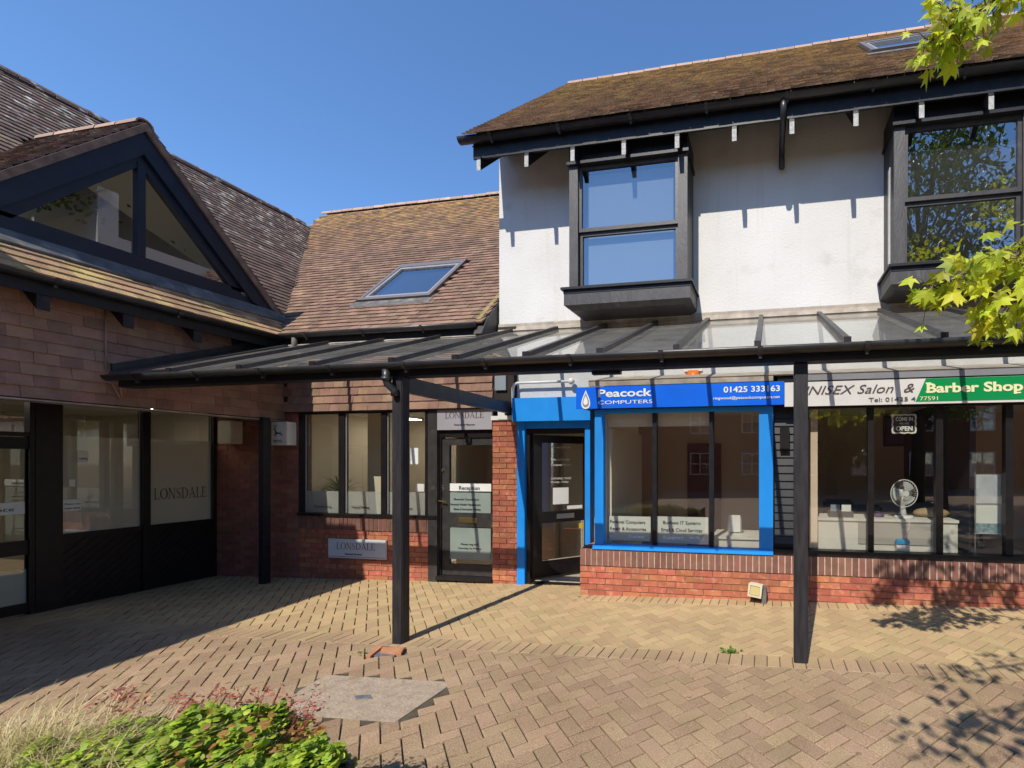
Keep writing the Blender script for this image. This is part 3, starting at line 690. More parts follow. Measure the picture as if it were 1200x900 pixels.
M['lamplit'] = bpy.data.materials.new('lit_lamp'); M['lamplit'].use_nodes = True
_b = M['lamplit'].node_tree.nodes["Principled BSDF"]; _b.inputs["Emission Color"].default_value = (1, .93, .82, 1); _b.inputs["Emission Strength"].default_value = 7
def ceiling_lamp(x, y, z, label, w=.5):
    L = empty('ceiling_lamp', (x, y, z - .05), label, 'lamp', 'lit ceiling lamps')
    box('fitting', (x - w / 2 - .03, x + w / 2 + .03, y - .18, y + .18, z - .04, z - .001), M['plastic'], L); box('diffuser', (x - w / 2, x + w / 2, y - .15, y + .15, z - .05, z - .041), M['lamplit'], L)
ceiling_lamp(XS - .42, 3.5, 2.5, 'lit ceiling lamp inside the left shop, nearer the door', .3)
ceiling_lamp(XS - .42, 5.0, 2.5, 'lit ceiling lamp inside the left shop, nearer the corner', .3)

# ================================================================== MIDDLE BUILDING
MB_ = empty('brick_office_building', (-5.5, YW, gz(-5.5)), 'middle red brick office with hung tiles, brown tiled roof and one roof window', 'building')
XM0, XM1 = XS, -3.52           # extents
a350, a511 = atY(350, 500, YW).x, atY(512, 500, YW).x
xpl, xpr = atY(577.5, 500, YW).x, atY(606, 500, YW).x
ztb = atY(350, 483.5, YW).z
sillz = atY(430, 605.5, YW).z + .0
wt = atY(430, 487, YW).z
# brickwork: left plain wall, dwarf wall under the window, pier between the doors
bwall = empty('brickwork', (XM0, YW, gz(XM0))); bwall.parent = MB_; bwall.location = WL[bwall.name] - WL[MB_.name]
spec = bricks(XM0 - .1, a350, -.16, ztb + .05, YW, off=0)
spec += bricks(a350, a511 - .02, -.16, sillz - .21, YW + .012, off=1)
pier = bricks(xpl, xpr, -.06, 2.26, YW - .005, off=0)
pieces('brick', pier, M['brick'], bwall, 80, 'pier_bricks')
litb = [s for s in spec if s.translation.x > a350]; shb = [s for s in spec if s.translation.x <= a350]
pieces('brick', litb, M['brick'], bwall, 110, 'bricks')
pieces('brick', shb, M['brick_dark'], bwall, 100, 'bricks')  # the wall lying in shade gets the brick with shade painted in
def soldiers(x0, x1, z0, yf, parent, n0=0, h=.205, lim=70, m=M['soldier']):
    out = []; x = x0; rr = random.Random(9)
    while x < x1 - .02:
        out.append(TR(x + .0325, yf + .05 + rr.uniform(-.002, .002), z0 + h / 2, .0625, .1, h)); x += .0745
    pieces('soldier_brick', out, m, parent, lim, 'soldier_bricks')
soldiers(a350, a511 - .02, sillz - .205, YW - .006, bwall)
bm = NB(); bx(bm, XM0 - .1, a350 - .001, YW + .008, YW + .2, -.3, ztb + .05); bx(bm, a350 + .001, a511 - .03, YW + .02, YW + .2, -.3, sillz - .211); bx(bm, xpl + .006, xpr - .006, YW + .004, YW + .24, -.2, 2.262)
obj('mortar', bm, M['mortar'], bwall)
bm = NB(); bx(bm, a350 + .002, a511 - .03, YW + .003, YW + .2, sillz - .208, sillz - .004); obj('mortar_band', bm, M['mortar_light'], bwall)
# pier cap pads
bm = NB(); bx(bm, xpl - .01, xpr - .03, YW - .03, YW + .2, 2.262, 2.32); bx(bm, xpl + .1, xpr - .06, YW - .036, YW - .028, 2.27, 2.40); obj('pier_cap', bm, M['plastic'], MB_)
# window
WN = box('window', (a350, a511 + .0, YW - .03, YW + .06, sillz - .003, sillz + .04), M['frame'], MB_)
bm = NB(); F0 = YW + .0; F1 = YW + .07
zt = ztb + .03
bx(bm, a350, atY(356, 0, YW).x, F0, F1, sillz + .04, zt)
for p, q in ((396.5, 403.5), (446.3, 452.5), (498, 502)): bx(bm, atY(p, 0, YW).x, atY(q, 0, YW).x, F0, F1, sillz + .04, zt)
bx(bm, a350, a511, F0 - .004, F1, zt - .06, zt)
obj('frame', bm, M['frame'], WN)
bm = NB()
for p in (403.9, 452.9, 356.4): bx(bm, atY(p, 0, YW).x, atY(p + .9, 0, YW).x, F0 + .018, F0 + .028, sillz + .045, zt - .065)
obj('glazing_bead', bm, M['grey'], WN)
def paneY(px0, px1, z0, z1, Y, m, parent, name='pane'):
    x0, x1 = (atY(px0, 0, Y).x, atY(px1, 0, Y).x) if px0 > 60 else (px0, px1)
    bm = NB(); bm.faces.new([bm.verts.new(p) for p in ((x0, Y, z0), (x1, Y, z0), (x1, Y, z1), (x0, Y, z1))]); return obj(name, bm, m, parent)
for p, q in ((356, 396.5), (403.5, 446.3), (452.5, 498)):
    paneY(p, q, sillz + .04, zt - .06, YW + .035, M['glass'], WN)
    paneY(p, q, sillz + .04, sillz + .04 + .33, YW + .045, M['frost'], WN, 'frosted_film')
z_ = sillz + .12
text('film_lettering', 'Financial Planning', (atY(410, 0, YW).x, YW + .03, z_), .035, M['ink'], WN, width=.3)
text('film_lettering', 'Mortgages', (atY(460, 0, YW).x, YW + .03, z_), .035, M['ink'], WN, width=.3)
text('film_lettering', 'Pensions', (atY(366, 0, YW).x, YW + .03, z_), .035, M['ink'], WN, width=.3)
def sheet(name, px0, py0, px1, py1, Y, m, parent=None, t=.004):
    a, b = atY(px0, py0, Y), atY(px1, py1, Y); bm = NB(); bx(bm, a.x, b.x, Y, Y + t, b.z, a.z); return obj(name, bm, m, parent)
sheet('notice', 481, 525, 490, 544, YW + .028, M['white'], WN)
sheet('notice', 487, 567, 497, 576, YW + .028, M['plastic'], WN)
# door 5
box('door_post', (atY(502, 0, YW).x, atY(512.5, 0, YW).x, YW - .01, YW + .1, gz(-5), 2.42), M['grey'], MB_).data.materials[0] = M['bar']
bm = NB(); xa, xb2 = atY(512.5, 0, YW).x, xpl
bx(bm, xa, xa + .03, YW + .04, YW + .12, gz(-5), 2.12); bx(bm, xa, xb2, YW + .035, YW + .13, 2.03, 2.12); bx(bm, xa, xb2, YW - .04, YW + .12, -.02, .035); obj('door_frame', bm, M['frame'], MB_)
bm = NB(); bx(bm, xa - .12, xb2, YW + .02, YW + .2, 2.12, 2.44); obj('door_head', bm, M['frame'], MB_)
YD = YW + .06
dz0, dz1 = .04, 2.02
lx0, lx1 = xa + .032, xb2 - .01
DD = box('door', (lx0, lx1, YD, YD + .045, dz0, dz0 + .16), M['bar'], MB_)
gx0 = atY(526.5, 0, YD).x; gx1 = lx1 - .02
zc = atY(545, 601.5, YD).z; zd = atY(545, 617.5, YD).z
for nm, b in (('stile', (lx0, gx0, dz0 + .16, dz1)), ('stile', (gx1, lx1, dz0 + .16, dz1)), ('rail', (gx0, gx1, zd, zc)), ('rail', (gx0, gx1, dz1 - .1, dz1))):
    box(nm, (b[0], b[1], YD, YD + .045, b[2], b[3]), M['bar'], DD)
for z0, z1 in ((dz0 + .16, zd), (zc, dz1 - .1)):
    paneY(gx0, gx1, z0, z1, YD + .02, M['glass'], DD)
M['panelgrey'] = mat('grey_green_notice_panel', (.27, .32, .29), (.24, .29, .27), 3, .4)
p1 = sheet('notice_panel', 526.5, 577, 575, 601.5, YD + .014, M['panelgrey'], DD)
p2 = sheet('notice_panel', 526.5, 618, 575, 657, YD + .014, M['panelgrey'], DD)
p3 = sheet('notice_strip', 526.5, 566.5, 575.5, 576, YD + .012, M['white'], DD)
def tpx(s, px0, py, px1, h, Y, m, parent, **k):
    a, b = atY(px0, py, Y), atY(px1, py, Y); return text(k.pop('name', 'lettering'), s, (a.x, Y, a.z), h, m, parent, width=b.x - a.x, **k)
tpx('Reception', 538, 574, 562, .06, YD + .008, M['ink'], DD)
for s, y, a, b in (('Financial Consultants', 586, 532, 561), ('Personal Wealth Management', 592, 528, 563), ('Estate & Succession Planning', 597.5, 532, 563)): tpx(s, a, y, b, .028, YD + .01, M['ink'], DD)
tpx('Please ring bell', 540, 638.5, 560, .025, YD + .01, M['ink'], DD); tpx('Monday to Friday', 537, 643, 564, .022, YD + .01, M['ink'], DD)
tpx('5', 516.5, 575, 520.5, .085, YD - .004, M['chrome'], DD, off=.02, name='door_number')
a = atY(533, 609, YD); bm = NB(); bx(bm, atY(538, 0, YD).x, atY(558.5, 0, YD).x, YD - .012, YD, atY(0, 612.5, YD).z if False else atY(548, 612.5, YD).z, atY(548, 606.5, YD).z); bmesh.ops.bevel(bm, geom=bm.edges[:], offset=.004, segments=1, affect='EDGES'); obj('letterbox', bm, M['brass'], DD)
bm = NB(); a = atY(517, 590, YD); bx(bm, a.x - .02, a.x + .025, YD - .008, YD, a.z - .06, a.z + .09); tube(bm, [(a.x + .0, YD, a.z + .04), (a.x, YD - .045, a.z + .04), (a.x + .1, YD - .05, a.z + .035)], .01, 6); obj('handle', bm, M['brass'], DD)
bm = NB(); a = atY(519, 551, YD); tube(bm, [(a.x, YD + .005, a.z), (a.x, YD - .012, a.z)], .022, 12); obj('lock', bm, M['brass'], DD)
bm = NB(); a = atY(550, 517, YD); bx(bm, a.x - .04, a.x + .04, YD - .03, YD, a.z - .02, a.z + .04); obj('door_closer', bm, M['frame'], DD)
# hung tiles of the front
h2 = []
for j in range(9):
    z0 = ztb + j * g_ + .0
    for i in range(24):
        x = XT + .02 + (i + (.5 if j % 2 else 0)) * tw_; x2 = min(x + tw_ - .0018, xpl + .03)
        if x2 - x < .03: continue
        m3 = Matrix.Rotation(-R(8.0 + rr.uniform(-.7, .7)), 3, 'X')
        h2.append(TR((x + x2) / 2, YW - .045 + rr.uniform(-.002, .002), z0 + .082, x2 - x, .012, .155, m3))
pieces('hung_tile', h2, M['hung'], MB_, 230, 'hung_tiles')
box('tile_backing', (XT, xpr, YW - .03, YW + .2, ztb + .02, 3.56), M['roofbed'], MB_)
box('tile_drip', (XT + .03, xpl + .02, YW - .05, YW + .05, ztb - .012, ztb - .001), M['frame'], MB_)
box('grey_patch', (atY(583, 0, YW).x, -3.58, YW - .065, YW - .032, atY(590, 458, YW).z, 2.95), M['greyblue'], MB_)  # thin grey-blue sheet over the wall above the pier
# roof
YRM = 9.45
def keepM(c):
    if c.x > -3.70 or c.x < -11.0 or c.y > YRM: return False
    if c.x < XG and zL(c.x) > zM(c.y): return False
    if c.x < -9.4 and c.z > 7.8 - (-10.9 - c.x) * -0 and c.x < -10.9: return False
    if c.x < -10.35 and c.z < 7.0: return False
    if c.x < -10.45 and (c.z - 7.05) < (-10.45 - c.x) * 1.8: return False
    return True
mt = roofplane((-11.0, YG - .03, 3.53), (1, 0, 0), (0, 1, TM), 46, 54, keepM, seed=3, umax=11.0 - 3.755)
SKM = [(422, 358.5), (507, 351), (549, 308), (470, 315)]
def skyl(c, x0, x1, y0, y1): return x0 - .02 < c.x < x1 + .02 and y0 - .0 < c.y < y1 + .02
sx0, sx1, sy0, sy1 = -6.27, -5.0, 6.0, 6.86
mt = [t for t in mt if not skyl(t.translation, sx0, sx1, sy0, sy1)]
fr_ = [t for t in mt if t.translation.y < 6.0 and -6.9 < t.translation.x < -4.9]
pieces('roof_tile', mt, M['roof_m'], MB_, 290, 'roof_tiles')
bm = NB(); bm.faces.new([bm.verts.new(p) for p in ((XG - .02, YG, 3.52), (-3.74, YG, 3.52), (-3.74, YRM, zM(YRM) - .03), (-10.9, YRM, zM(YRM) - .03), (-10.45, ye, zM(ye) - .03))])
bm.faces.new([bm.verts.new(p) for p in ((-3.74, YRM, zM(YRM) - .03), (-3.74, YRM + 4, 3.6), (-10.9, YRM + 4, 3.6), (-10.9, YRM, zM(YRM) - .03))])
obj('roof_underlay', bm, M['roofbed'], MB_)
ridge((-10.9, YRM, zM(YRM) - .03), (-3.8, YRM, zM(YRM) - .03), MB_, M['ridge'], .10, .3)
# tiles cut along the valley
bm = NB(); va, vb = Vector((XG - .04, YG + .03, 3.56)), Vector((XR, ye, zL(XR) + .0)); beam(bm, va + Vector((0, 0, .012)), vb + Vector((0, 0, .012)), .14, .02); obj('valley', bm, M['ridge'], MB_)
gutter('gutter', (XG + .03, YG - .07, 3.53), (-3.84, YG - .07, 3.53), MB_, .95)
box('fascia', (XG + .02, -3.80, YG + .0, YG + .025, 3.36, 3.54), M['black'], MB_)
box('eaves_soffit', (XG + .02, -3.80, YG + .025, YW - .04, 3.36, 3.38), M['black'], MB_)
bm = NB(); tube(bm, [(-6.75, YG - .07, 3.47), (-6.75, YG - .07, 3.36), (-6.78, YG - .05, 3.30), (-7.0, YG - .05, 3.285)], .034, 10); obj('outlet_pipe', bm, M['lead'], MB_, True)
bm = NB(); prism(bm, [(-3.86, YG - .1, 3.38), (-3.86, YG + .3, 3.38), (-3.86, YG + .3, 3.92), (-3.86, YG + .02, 3.60)], (.12, 0, 0)); obj('verge_box', bm, M['bar'], MB_)
bm = NB(); prism(bm, [(-3.87, YG + .0, 3.57), (-3.87, YG + .55, 4.17), (-3.87, YG + .55, 4.22), (-3.87, YG - .03, 3.60)], (.07, 0, 0)); obj('mossy_verge', bm, mat('moss', (.16, .15, .03), (.3, .2, .12), 16, .95, .8, 60), MB_)
# roof windows
def roofwin(parent, o, x0, x1, y0, y1, zf, T):
    d = Vector((0, 1, T)).normalized(); nrm = Vector((0, -T, 1)).normalized()
    def P(x, y, h): return Vector((x, y, zf(y))) + nrm * h
    def bar(bm, xa, xb, ya, yb, h0, h1):
        v = [bm.verts.new(P(x, y, h)) for h in (h0, h1) for y in (ya, yb) for x in (xa, xb)]
        for f in CF: bm.faces.new([v[i] for i in f])
    bm = NB(); t = .065
    for a in ((x0, x0 + t, y0, y1), (x1 - t, x1, y0, y1), (x0 + t, x1 - t, y0, y0 + .05), (x0 + t, x1 - t, y1 - .09, y1)): bar(bm, *a, .0, .085)
    W = obj('roof_window', bm, M['lead'], parent); W.data.materials[0] = M['rwf']
    bm = NB(); t2 = t + .045
    for a in ((x0 + t, x0 + t2, y0 + .05, y1 - .09), (x1 - t2, x1 - t, y0 + .05, y1 - .09), (x0 + t2, x1 - t2, y0 + .05, y0 + .09), (x0 + t2, x1 - t2, y1 - .13, y1 - .09)): bar(bm, *a, .02, .075)
    obj('sash', bm, M['grey'], W)
    bm = NB(); bm.faces.new([bm.verts.new(P(x, y, .05)) for x, y in ((x0 + t, y0 + .05), (x1 - t, y0 + .05), (x1 - t, y1 - .09), (x0 + t, y1 - .09))]); obj('pane', bm, M['glass_sky'], W)
    bm = NB(); bm.faces.new([bm.verts.new(P(x, y, -.06)) for x, y in ((x0, y0), (x1, y0), (x1, y1), (x0, y1))]); obj('blind', bm, M['plastic'], W)
    bm = NB(); bar(bm, x0 - .06, x1 + .06, y0 - .12, y0 - .005, .045, .055); obj('apron_flashing', bm, M['lead'], W)
M['rwf'] = mat('grey_brown_window_cladding', (.14, .12, .115), rough=.45)
roofwin(MB_, None, sx0, sx1, sy0, sy1, zM, TM)
# room
M['room_off'] = mat('magnolia_room_wall', (.62, .55, .43), rough=.9)
bm = NB(); bx(bm, -7.3, -3.6, 8.0, 8.1, -.1, 2.6); bx(bm, -7.4, -7.3, 5.95, 8.7, -.1, 2.6); bx(bm, -3.66, -3.56, 5.98, 8.7, -.1, 2.6); obj('inner_wall', bm, M['room_off'], MB_)
bm = NB(); bx(bm, -6.75, -6.35, 6.6, 6.7, -.1, 2.5); bx(bm, -4.75, -4.69, 6.2, 7.6, -.1, 2.5); obj('partition', bm, M['room_cream'], MB_)
box('room_ceiling', (-7.3, -3.6, YW + .2, 8.7, 2.5, 2.55), M['ceiling'], MB_); box('room_floor', (-7.3, -3.6, YW + .1, 8.7, -.12, -.07), M['carpet'], MB_)
for sx_ in (-5.9, -5.72): box('wall_picture', (sx_, sx_ + .14, 7.97, 7.998, 1.55, 1.75), M['darkstuff'], MB_)

ceiling_lamp(-5.3, 6.9, 2.5, 'lit ceiling lamp inside the office, seen through the third window pane')
ceiling_lamp(-6.6, 7.2, 2.5, 'lit ceiling lamp at the back left of the office')

# ================================================================== RIGHT BUILDING
RB = empty('white_rendered_building', (0, YW, 0), 'right-hand shop building with white rendered upper wall, black bay windows and mossy tiled roof', 'building')
XW0, XW1 = -3.72, 6.0
YO = 5.29                      # front of the bay windows
o1a, o1b = atY(667, 0, YO).x, atY(805.5, 0, YO).x
o2a = atY(1047.5, 0, YO).x; o2b = o2a + (o1b - o1a) * 1.75
zs_t = atY(736, 331, 5.2).z; zh = 5.62
print('bay', o1a, o1b, o2a, o2b, zs_t)
bm = NB(); z0, z1 = 2.405, 6.36
zo0 = zs_t + .02
xs = [XW0, o1a + .08, o1b - .08, o2a + .08, o2b - .08, XW1]
bx(bm, xs[0], xs[1], YW, YW + .25, z0, z1); bx(bm, xs[2], xs[3], YW, YW + .25, z0, z1); bx(bm, xs[4], xs[5], YW, YW + .25, z0, z1)
for a, b in ((xs[1], xs[2]), (xs[3], xs[4])): bx(bm, a, b, YW + .0, YW + .25, 5.67, z1)
for a, b in ((xs[1], xs[2]), (xs[3], xs[4])): bx(bm, a, b, YW + .0, YW + .25, z0, zo0 - .02)
obj('render_wall', bm, M['render'], RB)
box('side_wall', (XW0, XW0 + .25, YW + .25, 10.5, -.1, 5.6), M['render'], RB)
xx = atY(937, 0, YW).x; bm = NB(); bx(bm, xx - .012, xx + .012, YW - .006, YW - .001, 3.56, 5.3)
obj('joint_strip', bm, M['render'], RB)
bm = NB(); prism(bm, [(XW0, YW - .01, 3.60), (XW0, YW - .035, 3.50), (XW0, YW - .012, 3.50), (XW0, YW - .002, 3.60)], (XW1 - XW0, 0, 0)); bx(bm, XW0, XW1, YW - .02, YW - .003, 3.44, 3.60); obj('wall_flashing', bm, M['leadbrown'], RB)
# eaves
YE, ZE = 5.08, 5.71
gutter('gutter', (-3.84, YE, ZE + .04), (XW1, YE, ZE + .04), RB, .9, .062)
box('fascia', (-3.70, XW1, YE + .068, YE + .095, 5.535, 5.74), M['black'], RB)
bm = NB(); prism(bm, [(0, YE + .1, 5.73), (0, YW + .1, 5.73 + 1.04 * .6), (0, YW + .1, 5.71 + 1.04 * .6), (0, YE + .1, 5.71)], (XW1, 0, 0)); prism(bm, [(-3.74, YE + .1, 5.73), (-3.74, YW + .1, 5.73 + 1.04 * .6), (-3.74, YW + .1, 5.71 + 1.04 * .6), (-3.74, YE + .1, 5.71)], (3.74, 0, 0)); obj('eaves_boarding', bm, M['frame'], RB)
for px_ in (561, 617, 671, 731, 793.5, 860.5, 928, 1003, 1080, 1161.5):
    q = atY(px_, 0, 5.12); rafter(RB, (q.x, 5.12, 5.335 if px_ != 561 else 5.36), (0, 1), M['black'], M['endgrain'], .052, .17, .82, 1.04)
for k in range(3): rafter(RB, (2.9 + k * .62, 5.12, 5.335), (0, 1), M['black'], M['endgrain'], .052, .17, .82, 1.04)
qa, qb = atY(918, 118, YE), atY(912, 197, 5.66)
bm = NB(); tube(bm, [(qa.x, YE, 5.70), (qa.x, YE, 5.60), (qa.x, YE + .05, 5.52), (qa.x, 5.62, qb.z + .25), (qa.x, 5.67, qb.z + .12), (qa.x, 5.67, qb.z)], .036, 10); obj('downpipe', bm, M['gutter'], RB, True)
TRr = 1.04; zR = lambda Y: 5.78 + TRr * (Y - 5.08)
YRR = 8.05
rt = roofplane((-3.74, 5.02, 5.73), (1, 0, 0), (0, 1, TRr), 57, 41, lambda c: c.x < 5.6 and c.y < YRR, seed=8, umax=9.6)
kx0, kx1, ky0, ky1 = 1.36, 2.62, 6.36, 7.2
rt = [t for t in rt if not skyl(t.translation, kx0, kx1, ky0, ky1)]
pieces('roof_tile', rt, M['roof_r'], RB, 290, 'roof_tiles')
bm = NB(); bm.faces.new([bm.verts.new(p) for p in ((-3.74, 5.05, 5.73), (6, 5.05, 5.73), (6, YRR, zR(YRR) - .02), (-3.74, YRR, zR(YRR) - .02))])
bm.faces.new([bm.verts.new(p) for p in ((-3.74, YRR, zR(YRR) - .02), (6, YRR, zR(YRR) - .02), (6, YRR + 3, 5.7), (-3.74, YRR + 3, 5.7))])
obj('roof_underlay', bm, M['roofbed'], RB)
ridge((-3.74, YRR, zR(YRR) - .02), (5.9, YRR, zR(YRR) - .02), RB, M['ridge'], .09, .3)
roofwin(RB, None, kx0, kx1, ky0, ky1, zR, TRr)
# bay windows
def bay(x0, x1, sashes):
    zt_ = zh; st = .115
    zhd = 5.10 + .03           # underside of head board
    zhd = atY(736, 186, YO).z
    BW = box('bay_window', (x0, x1, YO, YW - .002, zs_t + .0, zs_t + .02), M['bar'], RB)
    bm = NB(); bx(bm, x0, x1, YO, YW - .002, zhd, 5.66); bx(bm, x0 - .02, x1 + .02, YO - .04, YW - .002, zhd - .012, zhd + .025); obj('head_panel', bm, M['black'], BW)
    fx0, fx1 = x0 + st, x1 - st
    bm = NB(); bx(bm, x0, fx0, YO + .001, YO + .09, zs_t + .02, zhd - .012); obj('stile', bm, M['bayframe'], BW); bm = NB(); bx(bm, fx1, x1, YO + .001, YO + .09, zs_t + .02, zhd - .012)
    obj('stile', bm, M['bayframe'], BW); bm = NB(); bx(bm, x0 + .002, x0 + .03, YO + .09, YW - .003, zs_t + .02, zhd - .012); obj('cheek', bm, M['bayframe'], BW); bm = NB(); bx(bm, x1 - .03, x1 - .002, YO + .09, YW - .003, zs_t + .02, zhd - .012)
    obj('cheek', bm, M['bayframe'], BW)
    bm = NB(); bx(bm, x0 - .003, x0 + .0015, YO + .16, YO + .24, zs_t + .02, zhd - .35); obj('corner_bead', bm, M['plastic'], BW)
    n = sashes; w_ = (fx1 - fx0) / n; zm = atY(736, 265.5, YO).z
    for i in range(n):
        a, b = fx0 + i * w_, fx0 + (i + 1) * w_
        if i: box('mullion', (a - .03, a + .03, YO + .005, YO + .08, zs_t + .02, zhd - .013), M['bayframe'], BW)
        a += .03 if i else 0; b -= .03 if i < n - 1 else 0
        for (za, zb_, yo) in ((zm, zhd - .013, .03), (zs_t + .02, zm - .002, .06)):
            bm = NB(); t = .04; yb = YO + yo
            bx(bm, a, a + t, yb, yb + .035, za, zb_); bx(bm, b - t, b, yb, yb + .035, za, zb_); bx(bm, a + t, b - t, yb, yb + .035, za, za + t + .005); bx(bm, a + t, b - t, yb, yb + .035, zb_ - t, zb_); obj('sash', bm, M['bar'], BW)
            bm = NB(); bm.faces.new([bm.verts.new(p) for p in ((a + t, yb + .02, za + t), (b - t, yb + .02, za + t), (b - t, yb + .02, zb_ - t), (a + t, yb + .02, zb_ - t))]); obj('pane', bm, M['glass_up'], BW)
    # sill: board, box, sloped underside
    bm = NB(); bx(bm, x0 - .075, x1 + .075, YO - .09, YW - .002, zs_t - .03, zs_t - .001); bx(bm, x0 - .05, x1 + .05, YO - .06, YW - .002, zs_t - .075, zs_t - .0305); obj('sill', bm, M['black'], BW)
    bm = NB(); yA = YO - .055; zA, zB = zs_t - .0755, zs_t - .215
    v = [bm.verts.new(p) for p in ((x0 - .045, yA, zA), (x1 + .045, yA, zA), (x1 + .045, YW - .002, zA), (x0 - .045, YW - .002, zA), (x0 - .045, yA, zB), (x1 + .045, yA, zB), (x1 + .045, YW - .002, zB), (x0 - .045, YW - .002, zB),
                                    (x0 + .03, yA + .07, zB - .05), (x1 - .03, yA + .07, zB - .05), (x1 - .03, YW - .002, zB - .05), (x0 + .03, YW - .002, zB - .05))]
    for f in ((3, 2, 1, 0), (0, 1, 5, 4), (1, 2, 6, 5), (2, 3, 7, 6), (3, 0, 4, 7), (4, 5, 9, 8), (5, 6, 10, 9), (6, 7, 11, 10), (7, 4, 8, 11), (8, 9, 10, 11)): bm.faces.new([v[i] for i in f])
    obj('sill_box', bm, M['bayframe'], BW)
    return BW
M['bayframe'] = mat('weathered_black_frame', (.03, .028, .031), (.05, .046, .047), 14, .5, .25, 70, dirt=(.12, .11, .10), dscale=7, damt=.36, stretch=(1, 1, .3))
bw1 = bay(o1a, o1b, 1); bay(o2a, o2b, 2)
paneY(o1a + .2, o1b - .2, zs_t + .1, atY(736, 192, YO).z, YO + .14, frost('reflection_haze_sheet', (.33, .36, .40), .85), bw1, 'reflection_haze_sheet')  # added sheet; its grey-blue colour stands in for the hazy sky reflection
bm = NB(); bx(bm, XW0 + .3, XW1, 8.4, 8.5, 2.8, 5.6); obj('upper_inner_wall', bm, M['room_dim'], RB)
box('upper_floor', (XW0 + .25, XW1, YW + .25, 8.5, 2.72, 2.76), M['carpet'], RB)
box('upper_ceiling', (XW0 + .25, XW1, YW + .25, 8.5, 5.5, 5.55), M['ceiling'], RB)

# ---------- shopfront
ZP = .585
XP0 = -2.334
plw = empty('plinth', (0, YP, 0)); plw.parent = RB; plw.location = WL[plw.name] - WL[RB.name]
pieces('brick', bricks(XP0, 5.2, .0, ZP - .205, YP, off=1, keep=lambda x, z: z > gz(x) - .05), M['brick'], plw, 170, 'bricks')
soldiers(XP0, 5.2, ZP - .205, YP - .004, plw, lim=75)
bm = NB(); bx(bm, XP0 + .004, 5.2, YP + .009, YP + .2, -.1, ZP - .206); obj('mortar', bm, M['mortar'], plw)
bm = NB(); bx(bm, XP0 + .004, 5.2, YP + .002, YP + .2, ZP - .206, ZP - .003); obj('mortar_band', bm, M['mortar_light'], plw)
# return of the plinth towards the door
ret = []
for j in range(8):
    za = j * .075
    y = YP + .1
    while y < YW + .2: ret.append(TR(XP0 + .05, y + .1, za + .0325, .1, .215, .065)); y += .225
pieces('return_brick', ret, M['brick'], plw, 20, 'return_bricks')
YF = 5.40                      # shop window frames
ztop = atY(800, 482, YF).z
# Peacock window: blue surround
SW = box('shop_window', (atY(695, 0, YP).x, atY(906, 0, YP).x, YP - .02, YF + .06, ZP + .004, ZP + .055), M['blue'], RB)
b0, b1 = atY(697, 0, YP).x, atY(707, 0, YP).x; c0, c1 = atY(889.5, 0, YP).x, atY(906, 0, YP).x
bm = NB(); bx(bm, b0, b1, YP + .0, YF + .05, ZP + .056, 2.33); bx(bm, c0, c1, YP + .0, YF + .05, ZP + .056, 2.33); bx(bm, b1 + .001, c0 - .001, YP + .0, YF + .05, 2.285, 2.33); obj('surround', bm, M['blue'], SW)
for m0, m1 in ((764.5, 769.5), (831, 836.5)):
    bm = NB(); bx(bm, atY(m0, 0, YF).x, atY(m1, 0, YF).x, YF, YF + .07, ZP + .056, 2.284); obj('mullion', bm, M['black'], SW)
wx = [b1, atY(767, 0, YF).x, atY(833.5, 0, YF).x, c0]
for i in range(3): paneY(wx[i], wx[i + 1], ZP + .056, 2.284, YF + .03, M['glass'], SW)
bm = NB(); bx(bm, b1 + .001, b1 + .012, YF + .01, YF + .02, ZP + .056, 2.28); obj('glazing_bead', bm, M['beige'], SW)
M['poster'] = mat('pale_poster', (.60, .62, .57), rough=.6)
pa = sheet('window_poster', 714, 604.5, 762.5, 634.5, YF + .034, M['poster'], SW); pb = sheet('window_poster', 769.5, 605, 830, 638, YF + .034, M['poster'], SW)
for s, a, b, y in (('Personal Computers', 715, 756, 613), ('Repair & Accessories', 715, 757, 621), ('Business IT Systems', 777, 821, 614), ('Email & Cloud Services', 775, 823, 622.5)): tpx(s, a, y, b, .042, YF + .031, M['ink'], SW)
for s, a, b, y in (('PCs and laptops', 737, 755, 630), ('Support', 777, 801, 631), ('Security', 808, 820, 631)): tpx(s, a, y, b, .035, YF + .031, M['white'], SW, off=.02)
# dark slatted panel right of it
sp = box('slatted_panel', (c1 + .002, atY(948, 0, YF).x, YF + .03, YF + .05, ZP + .01, 2.33), M['frame'], RB)
M['slat'] = mat('dark_grey_slat', (.026, .025, .028), rough=.5)
z = ZP + .12
while z < 2.3:
    bm = NB(); prism(bm, [(c1 + .02, YF + .03, z + .085), (c1 + .02, YF + .012, z + .004), (c1 + .02, YF + .03, z)], (atY(945, 0, YF).x - c1 - .02, 0, 0)); obj('slat', bm, M['slat'], sp); z += .093
box('meter_box', (atY(914, 0, YF - .06).x, atY(925, 0, YF - .06).x, YF - .06, YF + .012, atY(920, 526, YF).z, atY(920, 500, YF).z), M['frame'], sp)
